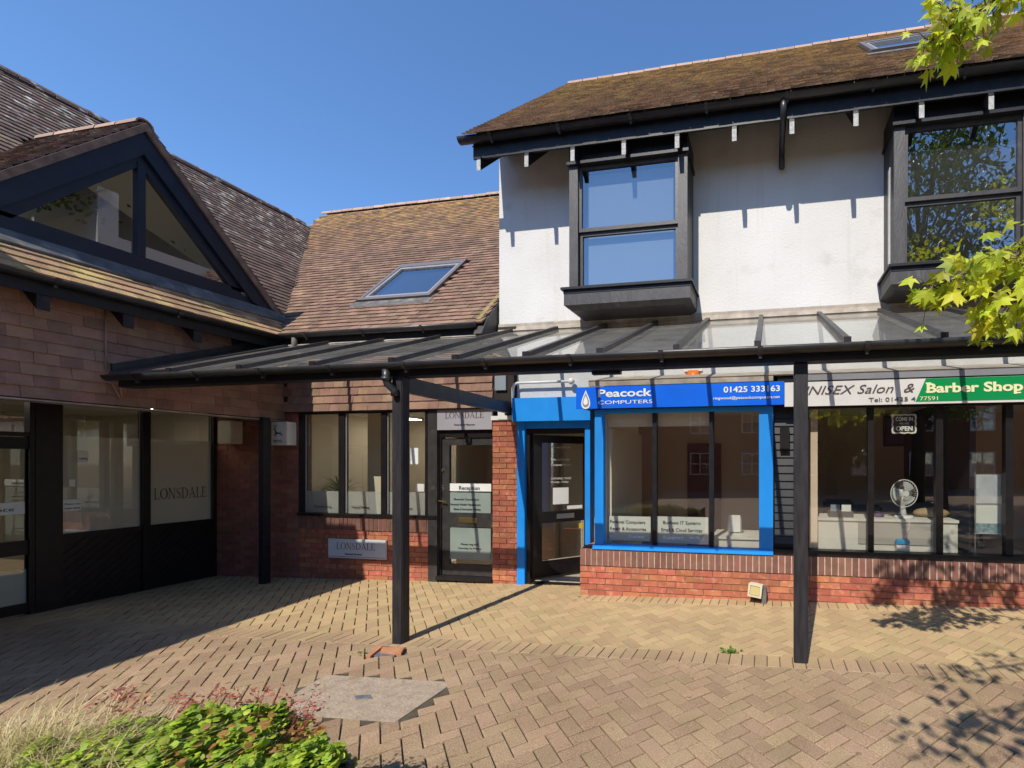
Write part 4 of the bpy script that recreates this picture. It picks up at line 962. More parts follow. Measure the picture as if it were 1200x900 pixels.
# Barber window
e0 = atY(948, 0, YF).x; zb_t = atY(1075, 473, YF).z
BWN = box('shop_window', (c1 + .01, 4.6, YP + .0, YF + .07, ZP + .003, ZP + .07), M['frame'], RB)
bm = NB(); bx(bm, e0 - .05, e0, YF - .02, YF + .07, ZP + .071, 2.30); bx(bm, e0 - .05, 4.6, YF - .02, YF + .07, 2.301, 2.36)
for m0, m1 in ((1017, 1024), (1096.5, 1105)): bx(bm, atY(m0, 0, YF).x, atY(m1, 0, YF).x, YF - .01, YF + .07, ZP + .071, 2.30)
bx(bm, atY(1178, 0, YF).x, atY(1187, 0, YF).x, YF - .01, YF + .07, ZP + .071, 2.30)
obj('frame', bm, M['frame'], BWN)
ex = [e0, atY(1020.5, 0, YF).x, atY(1101, 0, YF).x, atY(1182, 0, YF).x, 4.6]
for i in range(4): paneY(ex[i], ex[i + 1], ZP + .071, 2.30, YF + .03, M['glass'], BWN)
# fascia boards above, lead tops, white side board
bm = NB(); bx(bm, b0 - .12, c1 + .05, 5.275, YW - .003, 2.332, 2.60); bx(bm, c1 + .051, 4.6, 5.28, YW - .003, 2.362, 2.655); obj('sign_backing', bm, M['frame'], RB)
box('fascia_strip', (atY(930, 0, 5.25).x, 4.6, 5.235, 5.279, 2.60, 2.665), M['grey'], RB)
bm = NB(); xL = atY(690, 0, 5.25).x; prism(bm, [(xL, 5.25, 2.668), (xL, YW - .003, 2.80), (xL, YW - .003, 2.815), (xL, 5.235, 2.68)], (4.6 - xL, 0, 0)); prism(bm, [(xL, 5.24, 2.61), (xL, 5.27, 2.61), (xL, 5.27, 2.667), (xL, 5.24, 2.667)], (c1 - xL, 0, 0)); obj('lead_top', bm, M['leadbrown'], RB)
# Peacock doorway: blue header and posts
hx0, hx1 = atY(600, 0, 5.6).x, atY(691.5, 0, 5.6).x
hz0, hz1 = atY(645, 493, 5.6).z, atY(645, 465.5, 5.6).z
dw = box('doorway_header', (hx0, hx1, 5.6, YW + .1, hz0, hz1), M['blue'], RB)
px0, px1 = atY(607, 0, YW).x, atY(616, 0, YW).x; px2, px3 = atY(686.5, 0, YW).x, atY(692.5, 0, YW).x
box('doorway_post', (px0 + .003, px1, YW - .03, YW + .12, gz(-3.4) - .01, hz0 - .002), M['blue'], RB)
box('doorway_post', (px2, px3, YW - .03, YW + .12, .56, hz0 - .002), M['blue'], RB)
bm = NB(); bx(bm, px1, px2, YW + .0, YW + .1, hz0 - .09, hz0 - .002); obj('doorway_rail', bm, M['blue'], RB)
bm = NB(); bx(bm, px1 + .001, px1 + .05, YW + .02, YW + .11, gz(-3), hz0 - .091); bx(bm, px2 - .03, px2 - .001, YW + .02, YW + .11, gz(-3), hz0 - .091); bx(bm, px1 + .05, px2 - .03, YW + .02, YW + .11, hz0 - .16, hz0 - .091); bx(bm, px1, px2, YW, YW + .12, gz(-3) - .02, gz(-3) + .012); obj('door_frame', bm, M['frame'], RB)
# door leaf, hinged left, open inwards
hinge = Vector((px1 + .05, YW + .1, 0)); ang = R(44); wl_ = .86
DO = empty('door', hinge); DO.parent = RB; DO.location = hinge - WL[RB.name]; DO.rotation_euler = (0, 0, ang)
def leaf(name, x0, x1, z0, z1, m, y0=0, y1=.045):
    bm = NB(); bx(bm, x0, x1, y0, y1, z0, z1); me = bpy.data.meshes.new(name); bmesh.ops.recalc_face_normals(bm, faces=bm.faces[:]); bm.to_mesh(me); bm.free(); me.materials.append(m)
    o = bpy.data.objects.new(name, me); C.objects.link(o); o.parent = DO; return o
ht = hz0 - .17
for b in ((0, .13, .03, ht), (wl_ - .11, wl_, .03, ht)): leaf('stile', *b, M['frame'])
for b in ((.13, wl_ - .11, .03, .27), (.13, wl_ - .11, .80, .96), (.13, wl_ - .11, ht - .11, ht)): leaf('rail', *b, M['frame'])
leaf('pane', .13, wl_ - .11, .27, .80, M['glass'], .02, .024); leaf('pane', .13, wl_ - .11, .96, ht - .11, M['glass'], .02, .024)
leaf('glazing_bead', .13, wl_ - .11, .262, .274, M['beige'], -.003, .0); leaf('glazing_bead', wl_ - .122, wl_ - .11, .27, .80, M['beige'], -.003, .0)
leaf('letterbox', .34, .60, .85, .92, M['chrome'], -.008, .0)
leaf('paper_notice', .29, .52, 1.06, 1.30, M['white'], .012, .016); leaf('paper_strip', .5, .73, .98, 1.03, M['white'], .012, .016)
leaf('sticker', wl_ - .18, wl_ - .12, .68, .76, mat('yellow_sticker', (.7, .5, .02)), .012, .016); leaf('door_handle', wl_ - .07, wl_ - .04, 1.0, 1.2, M['chrome'], -.05, -.02)
for s, z_, w_ in (('OPENING TIMES', 1.42, .3), ('Monday - Friday', 1.37, .26), ('Computer Repairs', 1.62, .3), ('Sales and Service', 1.7, .28), ('Peacock', 1.88, .3)):
    t_ = text('door_lettering', s, WL[DO.name], .03, M['plastic'], DO, width=w_); t_.location = (.26, .012, z_)
# rooms
bm = NB(); bx(bm, -3.5, .55, 8.0, 8.1, -.05, 2.6); bx(bm, -3.5, -3.42, YW + .15, 9, -.05, 2.6); bx(bm, .5, .58, YF + .1, 9, -.05, 2.6); obj('inner_wall', bm, M['room_brown'], RB)
box('room_ceiling', (-2.3, 5, YF + .12, 9, 2.5, 2.55), M['ceiling'], RB); box('entrance_ceiling', (-3.5, -2.31, YW + .13, 9, 2.36, 2.38), M['ceiling'], RB); box('room_floor', (-2.32, 5, YP + .15, 9, -.02, .03), M['carpet'], RB); box('entrance_floor', (-3.5, -2.33, YW + .13, 9, -.04, .0), M['carpet'], RB)
pr = atY(806, 520, 7.98); pr2 = atY(845, 520, 7.98)
idr = box('inner_door', (pr.x, pr2.x, 7.94, 7.998, .03, pr.z), M['reddoor'], RB)
bm = NB(); bx(bm, b0, wx[2] - .03, YF + .09, YF + .1, atY(760, 500, YF + .09).z, 2.3); obj('blind_box', bm, M['room_cream'], RB)
box('partition', (-2.05, -1.98, YF + .1, 6.9, .03, 2.1), M['room_cream'], RB); box('entrance_wall', (-3.41, -2.06, 6.95, 7.02, -.03, 2.35), M['room_cream'], RB); box('entrance_panel', (-3.1, -2.4, 6.93, 6.949, .1, .75), M['ceiling'], RB)
bm = NB(); bx(bm, .6, 5, 8.4, 8.5, -.05, 2.6); bx(bm, 4.62, 4.7, YF + .08, 8.4, -.05, 2.6); obj('inner_wall', bm, M['room_brown'], RB)
bm = NB(); bx(bm, 2.35, 2.42, YF + .4, 8.4, .03, 2.5); obj('partition', bm, M['darkstuff'], RB)

# ================================================================== SIGNS
def board(name, px0, py0, px1, py1, Y, m, label, cat, t=.02, par=None):
    a, b = atY(px0, py0, Y), atY(px1, py1, Y); bm = NB(); bx(bm, a.x, b.x, Y, Y + t, b.z, a.z); o = obj(name, bm, m, par)
    if label: tag(o, label, cat)
    return o
SY = 5.24
s1 = board('shop_sign', 675, 455, 919, 469.5, SY, M['signblue'], 'long blue computer shop sign with white drop logo and phone number', 'sign')
s1.scale = (1, 1, 1)
a, b = atY(675, 455, SY), atY(919, 446, SY); zl, zh_ = 2.335, 2.602
bpy.data.objects.remove(s1)
bm = NB(); bx(bm, a.x, b.x, SY, SY + .03, zl, zh_); s1 = tag(obj('shop_sign', bm, M['signblue']), 'long blue computer shop sign with white drop logo and phone number', 'sign')
def tz(s, px0, px1, z, h, m, par, Y=SY - .003, **k):
    x0, x1 = atY(px0, 0, Y).x, atY(px1, 0, Y).x; return text('lettering', s, (x0, Y, z), h, m, par, width=x1 - x0, **k)
tz('Peacock', 701, 764, 2.475, .093, M['white'], s1, off=.022)
tz('COMPUTERS', 701, 765, 2.385, .045, M['white'], s1)
tz('01425 333163', 848, 914, 2.49, .068, M['white'], s1, off=.018)
tz('ringwood@peacockcomputers.net', 836, 914, 2.41, .032, M['white'], s1, off=.01)
def drop(bm, c, s, y, sq=1.0):
    n = 20; pts = []
    for i in range(n):
        t = 2 * math.pi * i / n; r = math.sin(t / 2) ** 1.6
        pts.append(Vector((c[0] + s * .62 * math.sin(t) * r * sq, y, c[1] + s * (.95 * math.cos(t)) - s * .12)))
    bm.faces.new([bm.verts.new(p) for p in pts])
lc = atY(686.5, 0, SY).x; bm = NB(); drop(bm, (lc, 2.465), .125, SY - .003, 1.1); obj('drop_logo', bm, M['white'], s1)
bm = NB(); drop(bm, (lc, 2.458), .098, SY - .005, 1.05); obj('drop_logo_ring', bm, M['greyblue'], s1)
bm = NB(); drop(bm, (lc, 2.448), .062, SY - .007, 1.1); obj('drop_logo_heart', bm, M['white'], s1)
bm = NB(); bx(bm, atY(919.5, 0, SY).x, 4.6, SY + .004, SY + .03, 2.31, 2.585); s2 = tag(obj('barber_sign', bm, M['signwhite']), 'white and green UNISEX Salon and Barber Shop sign above the right window', 'sign')
x0, x1 = atY(930, 0, SY).x, atY(937, 0, SY).x; bm = NB(); bx(bm, x0, x1, SY + .001, SY + .004, 2.31, 2.585); obj('sign_gap', bm, M['frame'], s2)
xg0, xg1 = atY(1073, 0, SY).x, atY(1085, 0, SY).x; bm = NB(); prism(bm, [(xg0, SY, 2.335), (4.6, SY, 2.335), (4.6, SY, 2.583), (xg1, SY, 2.583)], (0, .003, 0)); obj('green_panel', bm, M['green'], s2)
tz('UNISEX Salon  &', 935, 1072, 2.44, .10, M['inkbrown'], s2, shear=.35, off=-.006)
tz('Barber Shop', 1086, 1199, 2.43, .10, M['cream'], s2, off=.032)
# serifs for the bold lettering
bm = NB()
for pxs, z in ((1087, 2.43), (1087, 2.525), (1166, 2.43), (1192, 2.40)): xx = atY(pxs, 0, SY).x; bx(bm, xx - .02, xx + .035, SY - .004, SY - .001, z, z + .014)
obj('lettering_serifs', bm, M['cream'], s2)
tz('Tel: 01425 4', 1018, 1073, 2.345, .045, M['inkbrown'], s2, off=0)
tz('77591', 1078, 1099, 2.345, .045, M['cream'], s2, off=0)
# wall signs
a, b = atY(385, 0, YW - .02).x, atY(452, 0, YW - .02).x; za, zb2 = atY(385, 653, YW - .02).z, atY(385, 631, YW - .02).z
bm = NB(); bx(bm, a, b, YW - .025, YW + .002, za, zb2); s3 = tag(obj('office_sign', bm, M['white']), 'white LONSDALE board on the brick wall below the office window', 'sign'); s3.data.materials[0] = mat('satin_white_board', (.62, .63, .66), rough=.3)
w_ = b - a; serif('LONSDALE', (a + w_ * .15, YW - .028, za + (zb2 - za) * .46), .10, w_ * .68, M['inkbrown'], s3)
text('lettering', 'Financial Services', (a + w_ * .3, YW - .028, za + .05), .028, M['ink'], s3, width=w_ * .3)
bm = NB(); bx(bm, a, b, YW - .0275, YW - .0255, za + .018, za + .026); obj('rule_line', bm, M['grey'], s3)
a, b = atY(513, 0, YW).x, atY(577, 0, YW).x; za, zb2 = 2.135, 2.43
bm = NB(); bx(bm, a, b, YW - .012, YW + .018, za, zb2); s4 = tag(obj('door_sign', bm, mat('grey_lilac_board', (.36, .335, .36), rough=.45)), 'greyish LONSDALE board above the office door', 'sign')
w_ = b - a; serif('LONSDALE', (a + w_ * .15, YW - .015, za + .165), .085, w_ * .71, M['inkbrown'], s4)
text('lettering', 'Chartered Planners', (a + w_ * .32, YW - .015, za + .06), .024, M['ink'], s4, width=w_ * .38)
# deer sign
a, b = atY(318, 494.5, 5.60), atY(336, 521.5, 5.60)
bm = NB(); bx(bm, a.x, b.x, 5.60, YW - .001, b.z, a.z); s5 = tag(obj('emblem_sign', bm, M['plastic']), 'small white box sign with a black leaping deer beside the dark corner post', 'sign')
w_, h_ = b.x - a.x, a.z - b.z; ox, oz = a.x + w_ * .12, b.z + h_ * .38
bm = NB()
DEER = ([(.18, .42), (.60, .30), (.66, .18), (.22, .22)], [(.18, .42), (.30, .40), (.20, .66), (.11, .62)], [(.20, .72), (.21, .62), (.00, .58), (.02, .63)], [(.56, .30), (.66, .30), (.86, .02), (.80, .00)], [(.62, .32), (.68, .24), (.96, .16), (.94, .11)],
        [(.20, .28), (.28, .24), (.12, .02), (.07, .03)], [(.26, .26), (.32, .22), (.30, -.02), (.26, -.02)], [(.14, .68), (.18, .68), (.10, 1.0), (.07, .99)], [(.16, .68), (.20, .68), (.30, .98), (.26, .99)], [(.09, .86), (.11, .82), (-.02, .92), (-.01, .95)], [(.24, .84), (.26, .88), (.38, .90), (.38, .86)], [(.64, .34), (.68, .32), (.72, .40), (.69, .41)])
for pl in DEER:
    bm.faces.new([bm.verts.new((ox + p[0] * w_ * .72, 5.597, oz + p[1] * h_ * .5)) for p in pl])
bx(bm, ox, ox + w_ * .62, 5.596, 5.5975, b.z + h_ * .12, b.z + h_ * .15); bx(bm, ox, ox + w_ * .55, 5.596, 5.5975, b.z + h_ * .19, b.z + h_ * .22)
o = obj('deer_emblem', bm, M['ink'], s5)
a, b = atY(254.5, 493, 5.58), atY(271, 520, 5.58)
bm = NB(); bx(bm, a.x, b.x, 5.58, YW - .001, b.z, a.z); bmesh.ops.bevel(bm, geom=bm.edges[:], offset=.012, segments=2, affect='EDGES'); o = tag(obj('alarm_box', bm, M['beige']), 'beige alarm box at the top of the shaded brick wall beside the dark windows', 'alarm box')
# small things on walls
a = atY(812, 431, YW - .05); bm = NB(); bx(bm, a.x - .10, a.x + .10, YW - .07, YW - .002, 2.72, 2.86); bmesh.ops.bevel(bm, geom=bm.edges[:], offset=.03, segments=3, affect='EDGES'); la = tag(obj('warning_lamp', bm, M['orange'], None, True), 'orange warning lamp on the white wall just under the canopy beam', 'lamp')
box('lamp_base', (a.x - .12, a.x + .12, YW - .02, YW - .002, 2.85, 2.88), M['plastic'], la)
bm = NB(); A_, B_, C_ = atY(601, 480, 5.66), atY(602, 449, 5.66), atY(668, 446.5, 5.66)
tube(bm, [(A_.x, 5.66, 2.42), (A_.x, 5.66, B_.z - .07), (A_.x + .02, 5.66, B_.z - .02), (A_.x + .07, 5.66, B_.z), (C_.x, 5.66, B_.z)], .018, 8)
wp = tag(obj('white_pipe', bm, M['plastic'], None, True), 'white bent pipe on the wall above the blue doorway header', 'pipe')
bm = NB(); bmesh.ops.create_uvsphere(bm, u_segments=12, v_segments=8, radius=.045, matrix=Matrix.Translation((C_.x + .02, 5.66, B_.z))); obj('end_lamp', bm, M['plastic'], wp, True)
bm = NB(); A_, B_ = atX(124, 358, XT + .03), atX(124, 436, XT + .03)
tube(bm, [(XT + .03, A_.y, A_.z), (XT + .03, B_.y, B_.z)], .009, 6); C_ = atX(143, 468, XT + .04); D_ = atX(133, 450, XT + .05)
tube(bm, [(XT + .03, B_.y, B_.z - .1), (XT + .05, D_.y - .01, D_.z), (XT + .04, C_.y - .01, C_.z)], .007, 5); tube(bm, [(XT + .03, B_.y + .02, B_.z - .12), (XT + .06, D_.y + .05, D_.z), (XT + .04, C_.y, C_.z + .01)], .007, 5)
tag(obj('wall_cable', bm, M['copper'], None, True), 'pinkish cable running down the tile-hung wall at the canopy end', 'cable')
# floodlight on the plinth
fl = empty('floodlight', atY(886, 702, 5.2) , 'cream floodlight tilted on the foot of the brick plinth', 'floodlight')
c0_ = atY(884.5, 692.5, 5.16); rot = Matrix.Rotation(R(-12), 4, 'Z') @ Matrix.Rotation(R(6), 4, 'Y'); base = Matrix.Translation(c0_) @ rot
def lb(name, x0, x1, y0, y1, z0, z1, m):
    bm = NB(); bx(bm, x0, x1, y0, y1, z0, z1, base); return obj(name, bm, m, fl)
lb('housing', -.075, .075, .02, .09, -.07, .07, M['beige']); lb('lens', -.055, .055, .008, .019, -.05, .05, mat('yellowed_glass', (.5, .44, .2), rough=.25))
bm = NB()
for b in ((-.08, .08, 0, .02, .055, .075), (-.08, .08, 0, .02, -.075, -.055), (-.08, -.058, 0, .02, -.055, .055), (.058, .08, 0, .02, -.055, .055)): bx(bm, *b, base)
obj('bezel', bm, M['beige'], fl)
bm = NB(); bx(bm, c0_.x + .07, c0_.x + .13, 5.2, 5.30, gz(0) + .0, c0_.z + .03); obj('bracket', bm, M['lead'], fl)

# ================================================================== CANOPY
CN = empty('glass_canopy', (-1.5, 3.7, gz(-1.5)), 'long lean-to glass canopy with dark posts, gutter and glazing bars along the shops', 'canopy')
YC, ZC = 3.68, 2.475
zcan = lambda y: 2.60 + (3.50 - 2.60) / (YW - 3.66) * (y - 3.66)
p1x, p2x = -3.42, .262
for xq, yq in ((p1x, 3.69), (p2x, 3.74)):
    s_ = .055; bm = NB(); bx(bm, xq - s_, xq + s_, yq - .035, yq + .06, gz(xq) - .02, 2.475); bmesh.ops.bevel(bm, geom=bm.edges[:], offset=.006, segments=2, affect='EDGES'); obj('post', bm, M['blackwood'], CN)
bm = NB(); bx(bm, -6.84, 5.0, 3.662, 3.785, 2.477, 2.592); obj('beam', bm, M['black'], CN)
gutter('gutter', (-6.86, 3.595, 2.585), (5.0, 3.595, 2.585), CN, .8, .056)
barx = []
for px_, py_ in ((204, 436), (286, 432), (371, 428.5), (463, 423), (537, 421), (619, 416), (705, 412), (794, 409), (888, 404), (992, 399), (1104, 394.5)): barx.append(atY(px_, py_, 3.74).x)
barx += [barx[-1] + .66 * k for k in (1, 2, 3, 4)]
allx = [-6.88] + barx
for xq in barx:
    ye_ = YW - .03
    if xq < -3.8: ye_ = YG - .02
    bm = NB(); beam(bm, (xq, 3.70, zcan(3.70) + .02), (xq, ye_, zcan(ye_) + .02), .05, .045); gb = obj('glazing_bar', bm, M['bar'], CN)
    bm = NB(); bx(bm, xq - .028, xq + .028, 3.685, 3.7, zcan(3.7) - .01, zcan(3.7) + .048); obj('end_cap', bm, M['frame'], gb)
    bm = NB(); beam(bm, (xq, 3.74, zcan(3.74) - .04), (xq, ye_, zcan(ye_) - .04), .035, .055); obj('rafter', bm, M['black'], gb)
for a, b in zip(allx, allx[1:]):
    ye_ = YW - .02
    bm = NB(); bm.faces.new([bm.verts.new(p) for p in ((a + .02, 3.62, zcan(3.62)), (b - .02, 3.62, zcan(3.62)), (b - .02, ye_, zcan(ye_)), (a + .02, ye_, zcan(ye_)))]); obj('glass_pane', bm, M['glass_roof'], CN)
bm = NB(); prism(bm, [(-6.88, 3.6, zcan(3.6) + .004), (XT + .02, 3.86, zcan(3.86) + .004), (XT + .02, 5.4, zcan(5.4) + .004), (-6.86, 5.4, zcan(5.4) + .004)], (0, 0, .02)); prism(bm, [(XT + .02, 3.86, zcan(3.86) + .025), (XT + .02, 5.4, zcan(5.4) + .025), (XT + .02, 5.4, zcan(5.4) + .10), (XT + .02, 3.86, zcan(3.86) + .10)], (.03, 0, 0)); obj('side_flashing', bm, M['lead'], CN).data.materials[0] = M['bar']
bm = NB(); prism(bm, [(XT + .06, YG - .06, zcan(YG - .06) + .006), (XT + .06, YW - .04, zcan(YW - .04) + .006), (XT + .06, YW - .04, zcan(YW - .04) + .016), (XT + .06, YG - .06, zcan(YG - .06) + .016)], (XW0 - XT - .1, 0, 0)); obj('top_flashing', bm, M['leadbrown'], CN)
bm = NB(); beam(bm, (p1x - .02, 3.74, 2.42), (p1x - .10, YW - .05, 2.42), .07, .15); obj('cross_beam', bm, M['bar'], CN)
bm = NB(); bx(bm, p1x - .16, p1x - .02, YW - .09, YW - .04, 2.32, 2.52); obj('beam_shoe', bm, M['black'], CN)
bm = NB(); tube(bm, [(p1x - .05, 3.59, 2.53), (p1x - .05, 3.59, 2.45), (p1x - .045, 3.60, 2.40), (p1x - .0, 3.63, 2.34), (p1x + .0, 3.635, 2.29)], .034, 10); tube(bm, [(p1x - .05, 3.59, 2.46), (p1x - .05, 3.59, 2.43)], .042, 10); obj('downpipe_bend', bm, M['gutter'], CN, True)
a = atY(710, 436, 3.75); bm = NB(); bx(bm, a.x - .13, a.x + .13, 3.745, 3.80, 2.45, 2.5); obj('light_fitting', bm, M['black'], CN)

# ================================================================== THINGS INDOORS
def desk(name, loc, w, d, h, m, label, cat='desk', legs=True):
    D = empty(name, loc, label, cat); x, y, z = loc
    box('worktop', (x - w / 2, x + w / 2, y, y + d, z + h - .03, z + h), m, D)
    box('front_panel', (x - w / 2 + .02, x + w / 2 - .02, y + .02, y + .04, z + .05, z + h - .031), m, D)
    for sx_ in (-1, 1): box('side_panel', (x + sx_ * (w / 2 - .02) - .012, x + sx_ * (w / 2 - .02) + .012, y + .02, y + d - .02, z, z + h - .031), m, D)
    return D
M['deskwhite'] = mat('worn_white_laminate', (.66, .64, .57), (.6, .57, .5), 4, .5)
fz = .03
YK = 5.62
x0, x1 = atY(957, 0, YK).x, atY(1124, 0, YK).x; kz = atY(1030, 607, YK + .1).z
K = desk('salon_counter', ((x0 + x1) / 2, YK, fz), x1 - x0, .5, kz - fz, M['deskwhite'], 'long off-white salon counter behind the barber window', 'counter')
box('counter_panel', (x0 + .02, atY(1005, 0, YK).x, YK + .005, YK + .019, .3, kz - .05), M['deskwhite'], K)
M['beigepanel'] = mat('grey_beige_panel', (.36, .34, .30), rough=.6); box('counter_inset', (atY(1006, 0, YK).x, x1 - .2, YK + .008, YK + .019, kz - .30, kz - .05), M['beigepanel'], K)
c = (atY(985, 0, YK + .15).x, YK + .15, kz)
P_r = empty('card_printer', c, 'dark grey tray box with two pale leaflets standing on the salon counter', 'box')
box('tray', (c[0] - .14, c[0] + .14, c[1] - .08, c[1] + .12, kz, kz + .07), M['grey'], P_r).data.materials[0] = mat('charcoal_plastic', (.08, .08, .085), rough=.5)
for k in (-1, 1): box('leaflet', (c[0] + k * .065 - .055, c[0] + k * .065 + .055, c[1] - .02, c[1] - .012, kz + .04, kz + .15), M['plastic'] if k > 0 else M['greyblue'], P_r)
# fan
fc = atY(1059, 578, YK + .2); fb = (fc.x - .0, YK + .2, kz)
FN = empty('desk_fan', fb, 'white caged desk fan on the salon counter', 'fan')
bm = NB(); bmesh.ops.create_cone(bm, cap_ends=True, segments=24, radius1=.12, radius2=.10, depth=.025, matrix=Matrix.Translation((fb[0], fb[1], kz + .0125))); obj('base', bm, M['plastic'], FN, True)
bm = NB(); tube(bm, [(fb[0], fb[1] + .03, kz + .02), (fb[0], fb[1] + .03, kz + .12), (fb[0], fb[1] + .03, fc.z)], [.045, .03, .022], 10); obj('stand', bm, M['plastic'], FN, True)
RG = (fc.z - kz) * .66; RG = .165
Mf = Matrix.Translation((fc.x, fb[1] - .02, fc.z)) @ Matrix.Rotation(R(12), 4, 'Z') @ Matrix.Rotation(R(90), 4, 'X')
def ringpts(r, z, n=28): return [Mf @ Vector((r * math.cos(2 * math.pi * k / n), r * math.sin(2 * math.pi * k / n), z)) for k in range(n + 1)]
bm = NB(); tube(bm, ringpts(RG, 0), .006, 5, False); obj('guard_rim', bm, M['plastic'], FN)
bm = NB()
for k in range(30):
    a_ = 2 * math.pi * k / 30; tube(bm, [Mf @ Vector((.03 * math.cos(a_), .03 * math.sin(a_), .05)), Mf @ Vector((RG * .7 * math.cos(a_), RG * .7 * math.sin(a_), .045)), Mf @ Vector((RG * math.cos(a_), RG * math.sin(a_), 0))], .0016, 3, False)
for r_ in (.06, .11): tube(bm, ringpts(r_, .048), .0016, 3, False)
bmesh.ops.create_cone(bm, cap_ends=True, segments=16, radius1=.035, radius2=.035, depth=.01, matrix=Mf @ Matrix.Translation((0, 0, .05))); obj('guard', bm, M['plastic'], FN)
for k in range(3):
    bm = NB(); a0 = 2 * math.pi * k / 3 + .4; pts = []
    for t in range(7):
        a_ = a0 + t * .22; pts.append(Mf @ Vector((RG * .86 * math.cos(a_), RG * .86 * math.sin(a_), -.02 + t * .006)))
    pts.append(Mf @ Vector((.03 * math.cos(a0 + 1.2), .03 * math.sin(a0 + 1.2), .01))); pts.append(Mf @ Vector((.03 * math.cos(a0), .03 * math.sin(a0), -.01)))
    bm.faces.new([bm.verts.new(p) for p in pts]); obj('blade', bm, mat('translucent_blade', (.5, .55, .57), rough=.3) if k == 0 else bpy.data.materials['translucent_blade'], FN)
bm = NB(); bmesh.ops.create_cone(bm, cap_ends=True, segments=16, radius1=.05, radius2=.04, depth=.1, matrix=Mf @ Matrix.Translation((0, 0, -.08))); obj('motor', bm, M['plastic'], FN, True)
bm = NB(); tube(bm, [(fc.x, YK - .01, kz), (fc.x - .005, YK - .02, kz - .1), (fc.x - .04, YK - .02, kz - .2), (fc.x - .05, YK - .02, kz - .32)], .005, 5); obj('flex', bm, M['plastic'], FN)
a = atY(1057, 635, YK - .03); bm = NB(); bx(bm, a.x - .075, a.x + .075, YK - .09, YK - .01, a.z - .03, a.z + .03); bmesh.ops.bevel(bm, geom=bm.edges[:], offset=.012, segments=2, affect='EDGES'); o = tag(obj('tissue_box', bm, M['lightblue']), 'light blue box below the fan in front of the salon counter', 'box')
box('stand', (a.x - .07, a.x + .07, YK - .08, YK - .015, .6, a.z - .03), M['plastic'], o)
a = atY(1030, 604, YK + .2); bm = NB(); bmesh.ops.create_uvsphere(bm, u_segments=10, v_segments=6, radius=.05, matrix=Matrix.Translation((a.x, YK + .2, kz + .02)) @ Matrix.Diagonal((1.3, 1, .5, 1))); tag(obj('purple_bag', bm, M['purple'], None, True), 'small purple pouch on the salon counter left of the fan', 'pouch')
a = atY(1090, 601, YK + .35); bm = NB(); bmesh.ops.create_uvsphere(bm, u_segments=16, v_segments=10, radius=.2, matrix=Matrix.Translation((a.x, YK + .32, kz + .05)) @ Matrix.Diagonal((1.05, .6, .32, 1))); tag(obj('tan_cushion', bm, M['tan'], None, True), 'tan padded cushion on the salon counter right of the fan', 'cushion')
def chair(loc, label, s=1, rz=0):
    D = empty('salon_chair', loc, label, 'chair', 'dark chairs inside the salon'); x, y, z = loc
    bm = NB(); bx(bm, x - .25, x + .25, y - .22, y + .25, z + .45, z + .55); bmesh.ops.bevel(bm, geom=bm.edges[:], offset=.03, segments=2, affect='EDGES'); obj('seat', bm, M['darkstuff'], D, True)
    bm = NB(); bx(bm, x - .23, x + .23, y + .2, y + .3, z + .55, z + 1.05); bmesh.ops.bevel(bm, geom=bm.edges[:], offset=.035, segments=2, affect='EDGES'); obj('backrest', bm, M['darkstuff'], D, True)
    for k in (-1, 1):
        bm = NB(); bx(bm, x + k * .28 - .03, x + k * .28 + .03, y - .18, y + .22, z + .66, z + .71); bx(bm, x + k * .28 - .015, x + k * .28 + .015, y, y + .04, z + .5, z + .66); obj('armrest', bm, M['darkstuff'], D)
    bm = NB(); tube(bm, [(x, y, z + .03), (x, y, z + .45)], .035, 10); bmesh.ops.create_cone(bm, cap_ends=True, segments=20, radius1=.27, radius2=.25, depth=.03, matrix=Matrix.Translation((x, y, z + .015))); obj('pedestal', bm, M['chrome'], D, True)
for px_, y_, lab in ((1018, 6.35, 'dark salon chair just behind the counter, left of the fan'), (985, 7.2, 'dark salon chair at the back left of the salon'), (1125, 6.9, 'dark salon chair at the right, behind the cushion')):
    chair((atY(px_, 0, y_).x, y_, fz), lab)
a, b = atY(1035, 487, 8.38), atY(1063, 523, 8.38); bm = NB(); bx(bm, a.x, b.x, 8.36, 8.398, b.z, a.z); o = tag(obj('wall_poster', bm, M['darkstuff']), 'dark framed picture on the back wall of the salon', 'picture'); box('mount', (a.x + .05, b.x - .05, 8.352, 8.359, b.z + .05, a.z - .05), M['purple'], o)
a, b = atY(1078, 512, 8.3), atY(1112, 532, 8.3); bm = NB(); prism(bm, [(a.x, 8.2, b.z), (b.x, 8.2, b.z), (b.x - .02, 8.2, a.z), (a.x + .14, 8.2, a.z)], (0, .19, 0)); tag(obj('wall_cabinet', bm, M['darkstuff']), 'black cabinet hung on the back wall of the salon', 'cabinet')
